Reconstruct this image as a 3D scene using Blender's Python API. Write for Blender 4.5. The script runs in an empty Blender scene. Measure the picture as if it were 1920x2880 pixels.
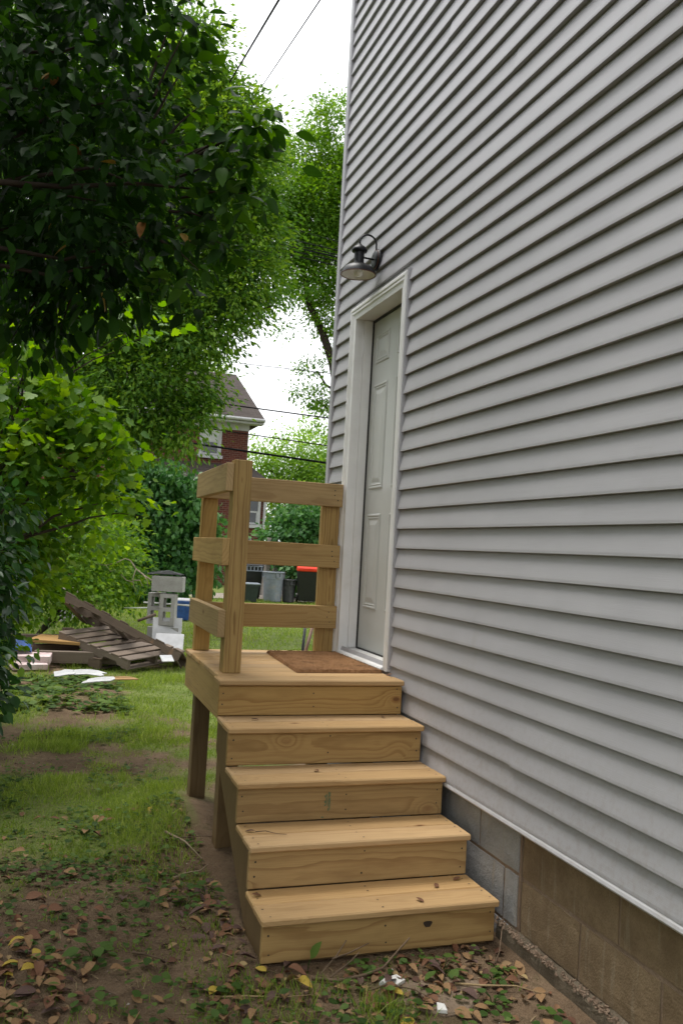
import bpy, bmesh, math, random
import numpy as np
from mathutils import Vector, Matrix, Euler

# ------------------------------------------------------------------ camera, sky, sun, exposure
SC = bpy.context.scene
COL = SC.collection
CAM = np.array([-1.7654, -2.7553, 1.4541])
FWD = np.array([0.32190557, 0.94565928, 0.04588388])
RGT = np.array([0.94439867, -0.32415061, 0.05511386])
UPV = np.array([-0.06699223, -0.02559122, 0.99742525])
FPX = 2444.07
cam_d = bpy.data.cameras.new('camera'); cam = bpy.data.objects.new('camera', cam_d); COL.objects.link(cam)
cam_d.sensor_fit = 'VERTICAL'; cam_d.sensor_height = 24.0; cam_d.lens = FPX / 2880 * 24.0
cam_d.clip_start = 0.05; cam_d.clip_end = 2000
M = Matrix.Identity(4)
for i in range(3):
    M[i][0] = RGT[i]; M[i][1] = UPV[i]; M[i][2] = -FWD[i]; M[i][3] = CAM[i]
cam.matrix_world = M
cam_d.dof.use_dof = True; cam_d.dof.focus_distance = 4.6; cam_d.dof.aperture_fstop = 5.0
SC.camera = cam

SUN_EL, SUN_AZ = math.radians(70), math.radians(-35)      # direction towards the sun
world = bpy.data.worlds.new('World'); SC.world = world; world.use_nodes = True
nt = world.node_tree; nt.nodes.clear()
sky = nt.nodes.new('ShaderNodeTexSky'); sky.sky_type = 'NISHITA'; sky.sun_disc = False
sky.sun_elevation = SUN_EL; sky.sun_rotation = SUN_AZ
sky.air_density = 1.0; sky.dust_density = 4.0; sky.ozone_density = 1.0
hs = nt.nodes.new('ShaderNodeHueSaturation'); hs.inputs['Saturation'].default_value = 0.12
mx = nt.nodes.new('ShaderNodeMix'); mx.data_type = 'RGBA'
mx.inputs['Factor'].default_value = 0.8
mx.inputs['B'].default_value = (11.0, 11.2, 11.5, 1)          # even cloud deck
bg = nt.nodes.new('ShaderNodeBackground'); bg.inputs['Strength'].default_value = 0.10
wo = nt.nodes.new('ShaderNodeOutputWorld')
nt.links.new(sky.outputs[0], hs.inputs['Color']); nt.links.new(hs.outputs[0], mx.inputs['A'])
nt.links.new(mx.outputs['Result'], bg.inputs['Color']); nt.links.new(bg.outputs[0], wo.inputs['Surface'])
sun_d = bpy.data.lights.new('sun', 'SUN'); sun_d.energy = 1.5; sun_d.angle = math.radians(24); sun_d.color = (1, .96, .9)
sun = bpy.data.objects.new('sun', sun_d); COL.objects.link(sun)
sd = Vector((math.sin(SUN_AZ) * math.cos(SUN_EL), math.cos(SUN_AZ) * math.cos(SUN_EL), math.sin(SUN_EL)))
sun.rotation_euler = (-sd).to_track_quat('-Z', 'Y').to_euler(); sun.location = (0, 0, 20)
SC.view_settings.view_transform = 'Standard'; SC.view_settings.look = 'None'
SC.view_settings.exposure = 0.85; SC.view_settings.gamma = 1.0; SC.view_settings.use_curve_mapping = False
SC.render.engine = 'CYCLES'; SC.cycles.use_denoising = True
SC.cycles.max_bounces = 7; SC.cycles.diffuse_bounces = 4; SC.cycles.transmission_bounces = 4; SC.cycles.glossy_bounces = 2

def at(px, py, D):
    return CAM + (FWD + (px - 960) / FPX * RGT - (py - 1440) / FPX * UPV) * D
RNG = np.random.default_rng(7); random.seed(7)

# ------------------------------------------------------------------ helpers
def world_of(o):
    if o.parent is None: return o.matrix_basis.copy()
    return world_of(o.parent) @ o.matrix_parent_inverse @ o.matrix_basis
def setparent(o, p):
    o.parent = p; o.matrix_parent_inverse = world_of(p).inverted()
def tag(o, label=None, cat=None, group=None, kind=None):
    if label: o['label'] = label
    if cat: o['category'] = cat
    if group: o['group'] = group
    if kind: o['kind'] = kind
    return o
def empty(name, loc, label, cat, group=None, rz=0.0):
    o = bpy.data.objects.new(name, None); COL.objects.link(o); o.location = loc; o.rotation_euler = (0, 0, rz)
    o.empty_display_size = .1
    return tag(o, label, cat, group)
def link(name, me, mat=None, parent=None, loc=None, rot=None, smooth=False):
    o = bpy.data.objects.new(name, me); COL.objects.link(o)
    if mat is not None and len(me.materials) == 0: me.materials.append(mat)
    if loc is not None: o.location = loc
    if rot is not None: o.rotation_euler = rot
    if smooth: me.polygons.foreach_set('use_smooth', [True] * len(me.polygons))
    if parent is not None: setparent(o, parent)
    return o
class MB:
    """collects shapes for one mesh"""
    def __init__(s): s.v = []; s.f = []; s.n = 0
    def add(s, v, f):
        s.v.extend([tuple(map(float, p)) for p in v]); s.f.extend([tuple(i + s.n for i in q) for q in f]); s.n += len(v); return s
    def box(s, a, b, mat=None):
        (x0, y0, z0), (x1, y1, z1) = a, b
        v = [(x0,y0,z0),(x1,y0,z0),(x1,y1,z0),(x0,y1,z0),(x0,y0,z1),(x1,y0,z1),(x1,y1,z1),(x0,y1,z1)]
        if mat is not None: v = [mat @ Vector(p) for p in v]
        return s.add(v, [(3,2,1,0),(4,5,6,7),(0,1,5,4),(1,2,6,5),(2,3,7,6),(3,0,4,7)])
    def tube(s, path, rad, seg=8, cap=True):
        path = [Vector(p) for p in path]; n = len(path)
        rad = rad if hasattr(rad, '__len__') else [rad] * n
        t0 = (path[1] - path[0]).normalized(); ref = Vector((0, 0, 1)) if abs(t0.z) < .9 else Vector((1, 0, 0))
        u = t0.cross(ref).normalized(); v = []
        for i in range(n):
            t = (path[min(i + 1, n - 1)] - path[max(i - 1, 0)])
            t = t.normalized() if t.length > 1e-9 else t0
            u = (u - t * u.dot(t)); u = u.normalized() if u.length > 1e-6 else t.orthogonal().normalized()
            w = t.cross(u)
            for k in range(seg):
                a = 2 * math.pi * k / seg; v.append(path[i] + (u * math.cos(a) + w * math.sin(a)) * rad[i])
        f = [(i*seg+k, i*seg+(k+1) % seg, (i+1)*seg+(k+1) % seg, (i+1)*seg+k) for i in range(n - 1) for k in range(seg)]
        if cap: f += [tuple(range(seg))[::-1], tuple((n - 1) * seg + k for k in range(seg))]
        return s.add(v, f)
    def lathe(s, prof, seg=24, c=(0, 0, 0), close=False):
        n = len(prof); v = [(c[0] + r * math.cos(2*math.pi*k/seg), c[1] + r * math.sin(2*math.pi*k/seg), c[2] + z) for r, z in prof for k in range(seg)]
        f = [(i*seg+k, i*seg+(k+1) % seg, (i+1)*seg+(k+1) % seg, (i+1)*seg+k) for i in range(n - 1) for k in range(seg)]
        if close: f += [tuple(range(seg))[::-1], tuple((n-1)*seg+k for k in range(seg))]
        return s.add(v, f)
    def prism(s, poly, axis, a, b):
        """poly of 2d points extruded along axis from a to b"""
        n = len(poly)
        def P(p, t): return [(t, p[0], p[1]), (p[0], t, p[1]), (p[0], p[1], t)][axis]
        v = [P(p, a) for p in poly] + [P(p, b) for p in poly]
        f = [tuple(range(n))[::-1], tuple(range(n, 2*n))] + [(i, (i+1) % n, n + (i+1) % n, n + i) for i in range(n)]
        return s.add(v, f)
    def mesh(s, name, bevel=0.0, fix=True):
        me = bpy.data.meshes.new(name); me.from_pydata(s.v, [], s.f)
        if fix or bevel:
            bm = bmesh.new(); bm.from_mesh(me); bmesh.ops.recalc_face_normals(bm, faces=bm.faces)
            if bevel: bmesh.ops.bevel(bm, geom=bm.edges[:], offset=bevel, segments=1, affect='EDGES', clamp_overlap=True)
            bm.to_mesh(me); bm.free()
        me.update(); return me
    def build(s, name, mat, parent=None, bevel=0.0, smooth=False, loc=None, rot=None):
        return link(name, s.mesh(name, bevel), mat, parent, loc, rot, smooth)

def fast_mesh(name, V, F, mat, attr=None):
    """V (n,3); F (m,k) faces of equal size; attr point float 'lc'"""
    me = bpy.data.meshes.new(name); n = len(V); m, k = F.shape
    me.vertices.add(n); me.vertices.foreach_set('co', np.ascontiguousarray(V, np.float32).ravel())
    me.loops.add(m * k); me.loops.foreach_set('vertex_index', np.ascontiguousarray(F, np.int32).ravel())
    me.polygons.add(m); me.polygons.foreach_set('loop_start', np.arange(0, m * k, k, dtype=np.int32))
    try: me.polygons.foreach_set('loop_total', np.full(m, k, np.int32))
    except Exception: pass
    if attr is not None:
        a = me.attributes.new('lc', 'FLOAT', 'POINT'); a.data.foreach_set('value', np.ascontiguousarray(attr, np.float32))
    me.update(calc_edges=True); me.validate()
    if mat is not None: me.materials.append(mat)
    return me

# ------------------------------------------------------------------ materials
class NB:
    def __init__(s, name):
        s.m = bpy.data.materials.new(name); s.m.use_nodes = True; s.t = s.m.node_tree; s.t.nodes.clear()
        s.out = s.t.nodes.new('ShaderNodeOutputMaterial')
    def n(s, typ, **kw):
        o = s.t.nodes.new(typ)
        for k, v in kw.items(): setattr(o, k, v)
        return o
    def put(s, sock, v):
        if isinstance(v, bpy.types.NodeSocket): s.t.links.new(v, sock)
        else: sock.default_value = v
    def math(s, op, a, b=0.0, c=None):
        o = s.n('ShaderNodeMath', operation=op); s.put(o.inputs[0], a); s.put(o.inputs[1], b)
        if c is not None: s.put(o.inputs[2], c)
        return o.outputs[0]
    def mix(s, f, a, b, blend='MIX'):
        o = s.n('ShaderNodeMix', data_type='RGBA', blend_type=blend)
        s.put(o.inputs['Factor'], f)
        for k, v in (('A', a), ('B', b)):
            s.put(o.inputs[k], v if isinstance(v, bpy.types.NodeSocket) else (v[0], v[1], v[2], 1))
        return o.outputs['Result']
    def obj(s): return s.n('ShaderNodeTexCoord').outputs['Object']
    def rnd(s): return s.n('ShaderNodeObjectInfo').outputs['Random']
    def xyz(s, v):
        o = s.n('ShaderNodeSeparateXYZ'); s.put(o.inputs[0], v); return o.outputs
    def vec(s, x, y, z):
        o = s.n('ShaderNodeCombineXYZ'); s.put(o.inputs[0], x); s.put(o.inputs[1], y); s.put(o.inputs[2], z); return o.outputs[0]
    def noise(s, v, scale=5.0, detail=3.0, rough=.55, dist=0.0):
        o = s.n('ShaderNodeTexNoise'); s.put(o.inputs['Vector'], v); s.put(o.inputs['Scale'], scale)
        o.inputs['Detail'].default_value = detail; o.inputs['Roughness'].default_value = rough; o.inputs['Distortion'].default_value = dist
        return o.outputs['Fac']
    def ramp(s, f, stops):
        o = s.n('ShaderNodeValToRGB'); s.put(o.inputs[0], f); e = o.color_ramp.elements
        while len(e) > 2: e.remove(e[-1])
        while len(e) < len(stops): e.new(.5)
        for i, (p, c) in enumerate(stops):
            e[i].position = p; e[i].color = (c[0], c[1], c[2], 1) if hasattr(c, '__len__') else (c, c, c, 1)
        return o.outputs['Color']
    def step(s, f, a, b):
        o = s.n('ShaderNodeMapRange', interpolation_type='SMOOTHSTEP'); s.put(o.inputs[0], f)
        o.inputs[1].default_value = a; o.inputs[2].default_value = b; return o.outputs[0]
    def bump(s, h, strength=.3, dist=.01):
        o = s.n('ShaderNodeBump'); o.inputs['Strength'].default_value = strength; o.inputs['Distance'].default_value = dist
        s.put(o.inputs['Height'], h); return o.outputs[0]
    def bsdf(s, col, rough=.6, spec=.4, metal=0.0, normal=None, emit=None):
        o = s.n('ShaderNodeBsdfPrincipled'); s.put(o.inputs['Base Color'], col if isinstance(col, bpy.types.NodeSocket) else (col[0], col[1], col[2], 1))
        s.put(o.inputs['Roughness'], rough); s.put(o.inputs['Specular IOR Level'], spec); s.put(o.inputs['Metallic'], metal)
        if normal is not None: s.put(o.inputs['Normal'], normal)
        return o.outputs[0]
    def done(s, sh): s.put(s.out.inputs['Surface'], sh); return s.m

def m_plain(name, col, rough=.6, spec=.4, metal=0.0, var=.12, scale=14.0, bump=.0, dirt=None):
    b = NB(name); p = b.obj(); f = b.noise(p, scale, 4)
    lo = [c * (1 - var) for c in col]; hi = [min(1, c * (1 + var)) for c in col]
    c = b.mix(b.step(f, .3, .7), lo, hi)
    if dirt is not None:
        c = b.mix(b.math('MULTIPLY', b.step(b.noise(p, scale * .35, 5, .65), .5, .72), dirt[3]), c, dirt[:3])
    nrm = b.bump(b.noise(p, scale * 9, 3), bump, .004) if bump else None
    return b.done(b.bsdf(c, rough, spec, metal, nrm))

def m_wood(name, light, late, knot=(.11, .045, .015), ring=.010, contrast=.6, knots=.62, rough=.62, grey=0.0, fibre=.22):
    """sawn board: cut through growth rings round a pith that runs along local x"""
    b = NB(name); o = b.xyz(b.obj()); r = b.rnd(); r2 = b.math('FRACT', b.math('MULTIPLY', r, 17.31)); r3 = b.math('FRACT', b.math('MULTIPLY', r, 91.7))
    X = b.math('ADD', o[0], b.math('MULTIPLY', r, 37.0)); tl = b.math('MULTIPLY', b.math('SUBTRACT', r2, .5), .05)
    Y = b.math('ADD', b.math('ADD', o[1], b.math('MULTIPLY', o[0], tl)), b.math('MULTIPLY', b.math('SUBTRACT', r2, .5), .13))
    Z = b.math('ADD', o[2], b.math('ADD', .035, b.math('MULTIPLY', r3, .07)))
    wv = b.noise(b.vec(b.math('MULTIPLY', X, 2.2), b.math('MULTIPLY', Y, 9), b.math('MULTIPLY', Z, 9)), 1.0, 3)
    rad = b.math('SQRT', b.math('ADD', b.math('MULTIPLY', Y, Y), b.math('MULTIPLY', Z, Z)))
    vo = b.n('ShaderNodeTexVoronoi', voronoi_dimensions='3D'); vo.inputs['Scale'].default_value = 1.0
    b.put(vo.inputs['Vector'], b.vec(b.math('MULTIPLY', X, 4.0), b.math('MULTIPLY', b.math('ADD', o[1], r2), 7.0), b.math('MULTIPLY', b.math('ADD', o[2], r3), 1.2)))
    kd = vo.outputs['Distance']; kc = b.xyz(vo.outputs['Color'])[0]
    on = b.math('GREATER_THAN', kc, knots)
    bend = b.math('MULTIPLY', b.math('MULTIPLY', on, b.math('EXPONENT', b.math('MULTIPLY', b.math('MULTIPLY', kd, kd), -16.0))), .05)
    R = b.math('ADD', b.math('ADD', rad, b.math('MULTIPLY', wv, .045)), bend)
    ph = b.math('FRACT', b.math('DIVIDE', R, ring))
    lw = b.math('MULTIPLY', b.step(ph, .25, .85), b.math('SUBTRACT', 1.0, b.step(ph, .92, 1.0)))
    ringn = b.noise(b.vec(b.math('MULTIPLY', R, 60), 0.0, r), 1.0, 2)
    lw = b.math('MULTIPLY', lw, b.step(ringn, .2, .75))
    fib = b.noise(b.vec(b.math('MULTIPLY', X, 7), b.math('MULTIPLY', o[1], 260), b.math('MULTIPLY', o[2], 260)), 1.0, 2)
    c = b.mix(b.math('MULTIPLY', lw, contrast), light, late)
    c = b.mix(b.math('MULTIPLY', b.step(fib, .35, .75), fibre), c, late)
    blot = b.noise(b.vec(b.math('MULTIPLY', X, 3), b.math('MULTIPLY', o[1], 12), o[2]), 1.0, 4)
    c = b.mix(b.math('MULTIPLY', b.step(blot, .45, .75), .30), c, [q * .6 for q in late])
    kn = b.math('MULTIPLY', on, b.math('SUBTRACT', 1.0, b.step(kd, .075, .15)))
    c = b.mix(b.math('MULTIPLY', kn, .62), c, (knot[0]*2.3, knot[1]*2.6, knot[2]*2.6))
    core = b.math('MULTIPLY', on, b.math('SUBTRACT', 1.0, b.step(kd, .05, .085)))
    c = b.mix(b.math('MULTIPLY', core, .75), c, knot)
    tone = b.math('ADD', .86, b.math('MULTIPLY', r3, .26))
    hsv = b.n('ShaderNodeHueSaturation'); b.put(hsv.inputs['Value'], tone); b.put(hsv.inputs['Color'], c); b.put(hsv.inputs['Saturation'], b.math('SUBTRACT', 1.0 - grey, b.math('MULTIPLY', r2, .12)))
    nrm = b.bump(b.math('ADD', b.math('MULTIPLY', lw, .5), fib), .25, .0015)
    return b.done(b.bsdf(hsv.outputs[0], rough, .3, 0, nrm))

def m_leaf(name, dark, mid, light, trans=.4, rough=.42, spec=.45):
    b = NB(name); a = b.n('ShaderNodeAttribute', attribute_name='lc'); f = a.outputs['Fac']
    c = b.ramp(f, [(0, dark), (.5, mid), (1, light)])
    p = b.bsdf(c, rough, spec); tr = b.n('ShaderNodeBsdfTranslucent')
    hv = b.n('ShaderNodeHueSaturation'); b.put(hv.inputs['Color'], c); hv.inputs['Saturation'].default_value = 1.12; hv.inputs['Value'].default_value = 1.9; hv.inputs['Hue'].default_value = .485
    b.put(tr.inputs['Color'], hv.outputs[0])
    ms = b.n('ShaderNodeMixShader'); ms.inputs[0].default_value = trans
    b.put(ms.inputs[1], p); b.put(ms.inputs[2], tr.outputs[0]); return b.done(ms.outputs[0])

def m_siding():
    b = NB('vinyl_siding'); o = b.xyz(b.obj())
    g = b.noise(b.vec(b.math('MULTIPLY', o[0], 1.0), b.math('MULTIPLY', o[1], 9.0), b.math('MULTIPLY', o[2], 420.0)), 1.0, 2, .5)
    big = b.noise(b.vec(o[0], b.math('MULTIPLY', o[1], 1.4), b.math('MULTIPLY', o[2], 2.5)), 1.0, 4)
    c = b.mix(b.step(big, .3, .7), (.362, .355, .374), (.402, .394, .412))
    sp = b.n('ShaderNodeTexVoronoi'); sp.inputs['Scale'].default_value = 3.1; b.put(sp.inputs['Vector'], b.obj())
    c = b.mix(b.math('MULTIPLY', b.math('LESS_THAN', sp.outputs['Distance'], .012), .7), c, (.12, .10, .08))
    st = b.noise(b.vec(o[0], b.math('MULTIPLY', o[1], 6.0), b.math('MULTIPLY', o[2], 1.3)), 1.0, 5, .6)
    c = b.mix(b.math('MULTIPLY', b.step(st, .60, .8), .22), c, (.28, .25, .20))
    low = b.math('SUBTRACT', 1.0, b.step(b.math('ADD', o[2], b.math('MULTIPLY', b.noise(b.vec(0.0, b.math('MULTIPLY', o[1], 5.0), b.math('MULTIPLY', o[2], 5.0)), 1.0, 5, .7), .5)), .70, 1.35))
    c = b.mix(b.math('MULTIPLY', low, b.math('MULTIPLY', b.step(b.noise(b.obj(), 38, 5, .7), .42, .70), .24)), c, (.22, .17, .11))   # rain-splashed soil on the lowest laps
    return b.done(b.bsdf(c, .45, .35, 0, b.bump(g, .35, .0012)))

def m_block(name, a, bcol, stain, rough=.9):
    b = NB(name); p = b.obj(); o = b.xyz(p); r = b.rnd()
    pv = b.n('ShaderNodeVectorMath', operation='ADD'); b.put(pv.inputs[0], p); b.put(pv.inputs[1], b.vec(b.math('MULTIPLY', r, 31), r, b.math('MULTIPLY', r, 7)))
    q = pv.outputs[0]; f = b.noise(q, 7, 6, .65); c = b.mix(b.step(f, .3, .72), a, bcol)
    sc = b.noise(b.vec(0.0, b.math('MULTIPLY', b.math('ADD', o[1], b.math('MULTIPLY', r, 9)), 26), b.math('MULTIPLY', o[2], 2.5)), 1.0, 4, .6)
    c = b.mix(b.math('MULTIPLY', b.step(sc, .55, .72), .4), c, stain)
    gr = b.noise(q, 160, 3); c = b.mix(b.math('MULTIPLY', b.step(gr, .45, .7), .3), c, [v * .55 for v in a])
    return b.done(b.bsdf(c, rough, .2, 0, b.bump(b.math('ADD', b.math('MULTIPLY', gr, .7), b.noise(q, 45, 4)), .8, .006)))

MAT = dict(
    siding=m_siding(),
    corner=m_plain('corner_vinyl', (.39, .385, .41), .5, .3, var=.05),
    starter=m_plain('starter_vinyl', (.52, .51, .53), .4, .4, var=.06, dirt=(.3, .24, .16, .3)),
    casing=m_plain('casing_paint', (.74, .735, .73), .45, .4, var=.04, scale=5, dirt=(.42, .38, .30, .35)),
    door=m_plain('door_paint', (.53, .54, .525), .40, .4, var=.04, scale=3, dirt=(.38, .38, .33, .2)),
    rubber=m_plain('weatherstrip', (.02, .02, .02), .6),
    block_tan=m_block('foundation_tan', (.18, .125, .074), (.265, .19, .115), (.36, .31, .23)),
    block_grey=m_block('foundation_grey', (.25, .245, .24), (.33, .32, .31), (.33, .27, .19)),
    mortar=m_block('mortar', (.22, .155, .11), (.28, .20, .14), (.34, .29, .23)),
    footing=m_block('footing', (.10, .080, .055), (.17, .135, .095), (.26, .23, .18)),
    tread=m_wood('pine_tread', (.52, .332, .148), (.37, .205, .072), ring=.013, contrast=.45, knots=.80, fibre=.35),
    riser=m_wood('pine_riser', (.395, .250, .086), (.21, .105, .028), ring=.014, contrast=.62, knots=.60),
    post=m_wood('pine_post', (.44, .285, .088), (.20, .098, .02), ring=.013, contrast=.8, knots=.62),
    rail=m_wood('pine_rail', (.45, .300, .118), (.27, .150, .044), ring=.014, contrast=.6, knots=.68),
    under=m_wood('pine_shaded', (.185, .115, .045), (.11, .06, .02), ring=.012, contrast=.6, knots=.7),  # same pine in a darker colour that carries the shade under the porch
    screw=m_plain('screw_steel', (.055, .04, .03), .5, .5, .3),
    black_metal=m_plain('lamp_metal', (.012, .012, .014), .42, .4, .2, var=.3),
    copper=m_plain('lamp_edge', (.16, .06, .03), .4, .5, .8),
    lamp_in=m_plain('lamp_inside', (.75, .74, .70), .4, var=.05),
    bulb=m_plain('bulb_glass', (.8, .8, .78), .15, .6, var=.02),
)

# ------------------------------------------------------------------ the house: siding, corner, door, foundation
DZ = .836                                   # porch deck level
S0, EXPO = .4726, .1016                     # first siding lap, exposure of a lap
Y_COR, Y_END, Z_TOP = 2.705, -7.0, 7.0
DY0, DY1, DZ1 = 1.462, 2.345, 2.968         # casing outside edges
house = empty('clapboard_house', (0.0, -2.0, 0.0), 'tall house wall in pale grey vinyl clapboard siding over a block foundation', 'house')
def lap_profile(z, dx=0.0):
    return [(-.0010+dx, z+.0020), (-.0255+dx, z+.0004), (-.0268+dx, z+.0014), (-.0262+dx, z+.012), (-.0212+dx, z+.040), (-.0168+dx, z+.062), (-.0122+dx, z+.083), (-.0090+dx, z+.097), (-.0040+dx, z+.1066)]
def siding_panel(k, y0, y1, laps=2, dx=0.0, dz=0.0):
    m = MB(); ys = [y0] + [y for y in np.arange(math.floor(y0)+1, y1, .9) if y0 < y < y1] + [y1]
    for j in range(laps):
        pr = lap_profile(S0 + (k + j) * EXPO + dz, dx); n = len(pr); v = []; ph = random.uniform(0, 6)
        for y in ys:
            w = .0012 * math.sin(y * 1.7 + ph) + .0006 * math.sin(y * 4.1 + ph * 2)
            v += [(x + (w if 0 < i < n - 1 else 0), y, z + w * .5) for i, (x, z) in enumerate(pr)]
        f = [(a*n+i, a*n+i+1, (a+1)*n+i+1, (a+1)*n+i) for a in range(len(ys)-1) for i in range(n - 1)]
        m.add(v, f)
    return m.build('siding_panel', MAT['siding'], house, smooth=False)
ROWS = int((Z_TOP - S0) / EXPO / 2) + 1
seams = {0: -1.15, 2: .195, 18: -.95, 26: 1.75, 30: .42, 34: 1.1, 38: 2.1, 42: .3}
for r in range(ROWS):
    k = 2 * r
    spans = [(Y_END, Y_COR - .035)]
    if 4 <= k < 24: spans = [(Y_END, DY0 - .004), (DY1 + .004, Y_COR - .035)]
    for (a, b) in spans:
        s = seams.get(k // 1 if k in seams else -1, None)
        s2 = seams.get(k) if (seams.get(k) is not None and a < seams[k] < b) else (-4.1 + (r * 1.37) % 1.9 if a < -5 else None)
        if s2 is None: siding_panel(k, a, b)
        else:
            siding_panel(k, a, s2, dx=-.0040, dz=-.0032); siding_panel(k, s2 - .03, b)
m = MB().box((.004, Y_END, .464), (.16, DY0 + .06, Z_TOP)).box((.004, DY1 - .06, .464), (.16, Y_COR - .05, Z_TOP)).box((.004, DY0 + .06, DZ1 - .06), (.16, DY1 - .06, Z_TOP)).box((.004, DY0 + .06, .464), (.16, DY1 - .06, .845))
m.build('wall_sheathing', MAT['casing'], house)
m = MB().box((.245, Y_END, -.3), (7.0, Y_COR - .05, Z_TOP)); m.build('house_core', MAT['corner'], house)
m = MB().box((-.0335, Y_COR - .055, .452), (.05, Y_COR, Z_TOP)).box((.05, Y_COR - .019, .452), (.11, Y_COR + .001, Z_TOP)); m.build('corner_post', MAT['corner'], house, bevel=.002)
m = MB(); pr = [(.002, .476), (-.024, .474), (-.0285, .466), (-.0305, .456), (-.026, .449), (.002, .451)]
m.prism(pr, 1, Y_END, Y_COR - .058); m.build('starter_strip', MAT['starter'], house)
m = MB().box((.0, Y_COR, .452), (7.0, Y_COR + .012, Z_TOP)); m.build('end_wall_siding', MAT['corner'], house)
m = MB().prism([(-.2, Z_TOP + .001), (-.2, Z_TOP + .16), (3.5, Z_TOP + 2.2), (7.45, Z_TOP + .16), (7.45, Z_TOP + .001)], 1, Y_END - .3, Y_COR + .3)
m.build('roof', m_plain('house_roof_shingle', (.08, .075, .07), .9, .2, var=.3, scale=30), house)
m = MB().box((-.0325, DY0 - .012, .86), (-.001, DY0 - .0005, DZ1 + .012)).box((-.0325, DY1 + .0005, .86), (-.001, DY1 + .012, DZ1 + .012)); m.build('j_channel', MAT['corner'], house)
# door set
door = empty('door', (.09, 1.91, .876), None, None); setparent(door, house)
DX = .092; dl, dr_, db, dt = 1.535, 2.275, .878, 2.896
m = MB().box((DX, dl + .006, db), (DX + .045, dr_ - .006, dt - .004)); m.build('door_leaf', MAT['door'], door)
def panel(y0, y1, z0, z1):
    ins = [(0, -.0004), (.005, .0062), (.012, .0068), (.018, .0012), (.026, .0050), (.032, .0008), (.040, .0006), (.066, .0064), (.074, .0066)]
    v = []; f = []
    for o, h in ins: v += [(DX - h, y0 + o, z0 + o), (DX - h, y1 - o, z0 + o), (DX - h, y1 - o, z1 - o), (DX - h, y0 + o, z1 - o)]
    for i in range(len(ins) - 1): f += [(4*i+j, 4*i+(j+1) % 4, 4*i+4+(j+1) % 4, 4*i+4+j) for j in range(4)]
    n = 4 * (len(ins) - 1); f.append((n, n+1, n+2, n+3))
    MB().add(v, f).build('door_panel', MAT['door'], door)
for (y0, y1) in ((1.625, 1.848), (1.985, 2.205)):
    for (z0, z1) in ((2.612, 2.795), (1.842, 2.484), (1.126, 1.692)): panel(y0, y1, z0, z1)
m = MB().lathe([(.0, .075), (.022, .072), (.03, .058), (.026, .045), (.012, .035), (.012, .006), (.032, .004), (.032, 0.0)], 16)
m.build('handle', m_plain('knob_metal', (.45, .40, .30), .3, .5, .9), door, smooth=True, loc=(DX - .001, 1.60, 1.80), rot=(0, -math.pi / 2, 0))
m = MB().box((DX - .008, dr_ - .014, db), (DX + .012, dr_ + .0, dt)).box((DX - .008, dl, dt - .012), (DX + .012, dr_, dt + .002)).box((DX - .008, dl, db - .008), (DX + .01, dr_, db + .004)); m.build('weatherstrip', MAT['rubber'], house)
m = MB().box((-.012, dr_ + .001, .862), (.14, dr_ + .032, dt + .034)); m.build('door_jamb', MAT['casing'], house, bevel=.002)
m = MB().box((-.012, dl - .032, .862), (.14, dl - .001, dt + .034)); m.build('door_jamb', MAT['casing'], house, bevel=.002)
m = MB().box((-.0115, dl - .0005, dt + .003), (.14, dr_ + .0005, dt + .033)); m.build('door_head', MAT['casing'], house, bevel=.002)
m = MB().box((.03, dr_ - .011, .875), (DX - .009, dr_ + .0005, dt)); m.build('door_stop', MAT['casing'], house, bevel=.002)
def mould(z0, z1, ya, yb, head=False):
    """brick moulding: two steps and a bead, ya is the outside edge"""
    s = 1 if yb > ya else -1
    pr = [(0, -.004), (0, -.030), (.006, -.034), (.020, -.034), (.026, -.0285), (.032, -.031), (.040, -.031), (.046, -.026), (.052, -.0235), (abs(yb - ya), -.0215), (abs(yb - ya), -.004)]
    return pr, s
pr, s = mould(0, 0, 0, .0745); pr = [(o_, x_ - (.007 if x_ < -.01 else 0)) for o_, x_ in pr]
for ya, s in ((DY0, 1), (DY1, -1)):
    m = MB().prism([(x, ya + s * o) for o, x in pr], 2, .847, DZ1 - .0005); m.build('casing', MAT['casing'], house)
m = MB().prism([(x, DZ1 - o) for o, x in pr], 1, DY0 + .0003, DY1 - .0003)
# mitre look: head runs between, 0.6 mm proud so that faces never share a plane
for i in range(len(m.v)): m.v[i] = (m.v[i][0] - .0007, m.v[i][1], m.v[i][2])
m.build('casing', MAT['casing'], house)
m = MB().prism([(-.041, .842), (-.043, .850), (-.037, .858), (DX - .012, .874), (DX + .04, .876), (DX + .04, .842)], 1, dl - .001, dr_ + .001); m.build('threshold', MAT['casing'], house)

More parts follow.
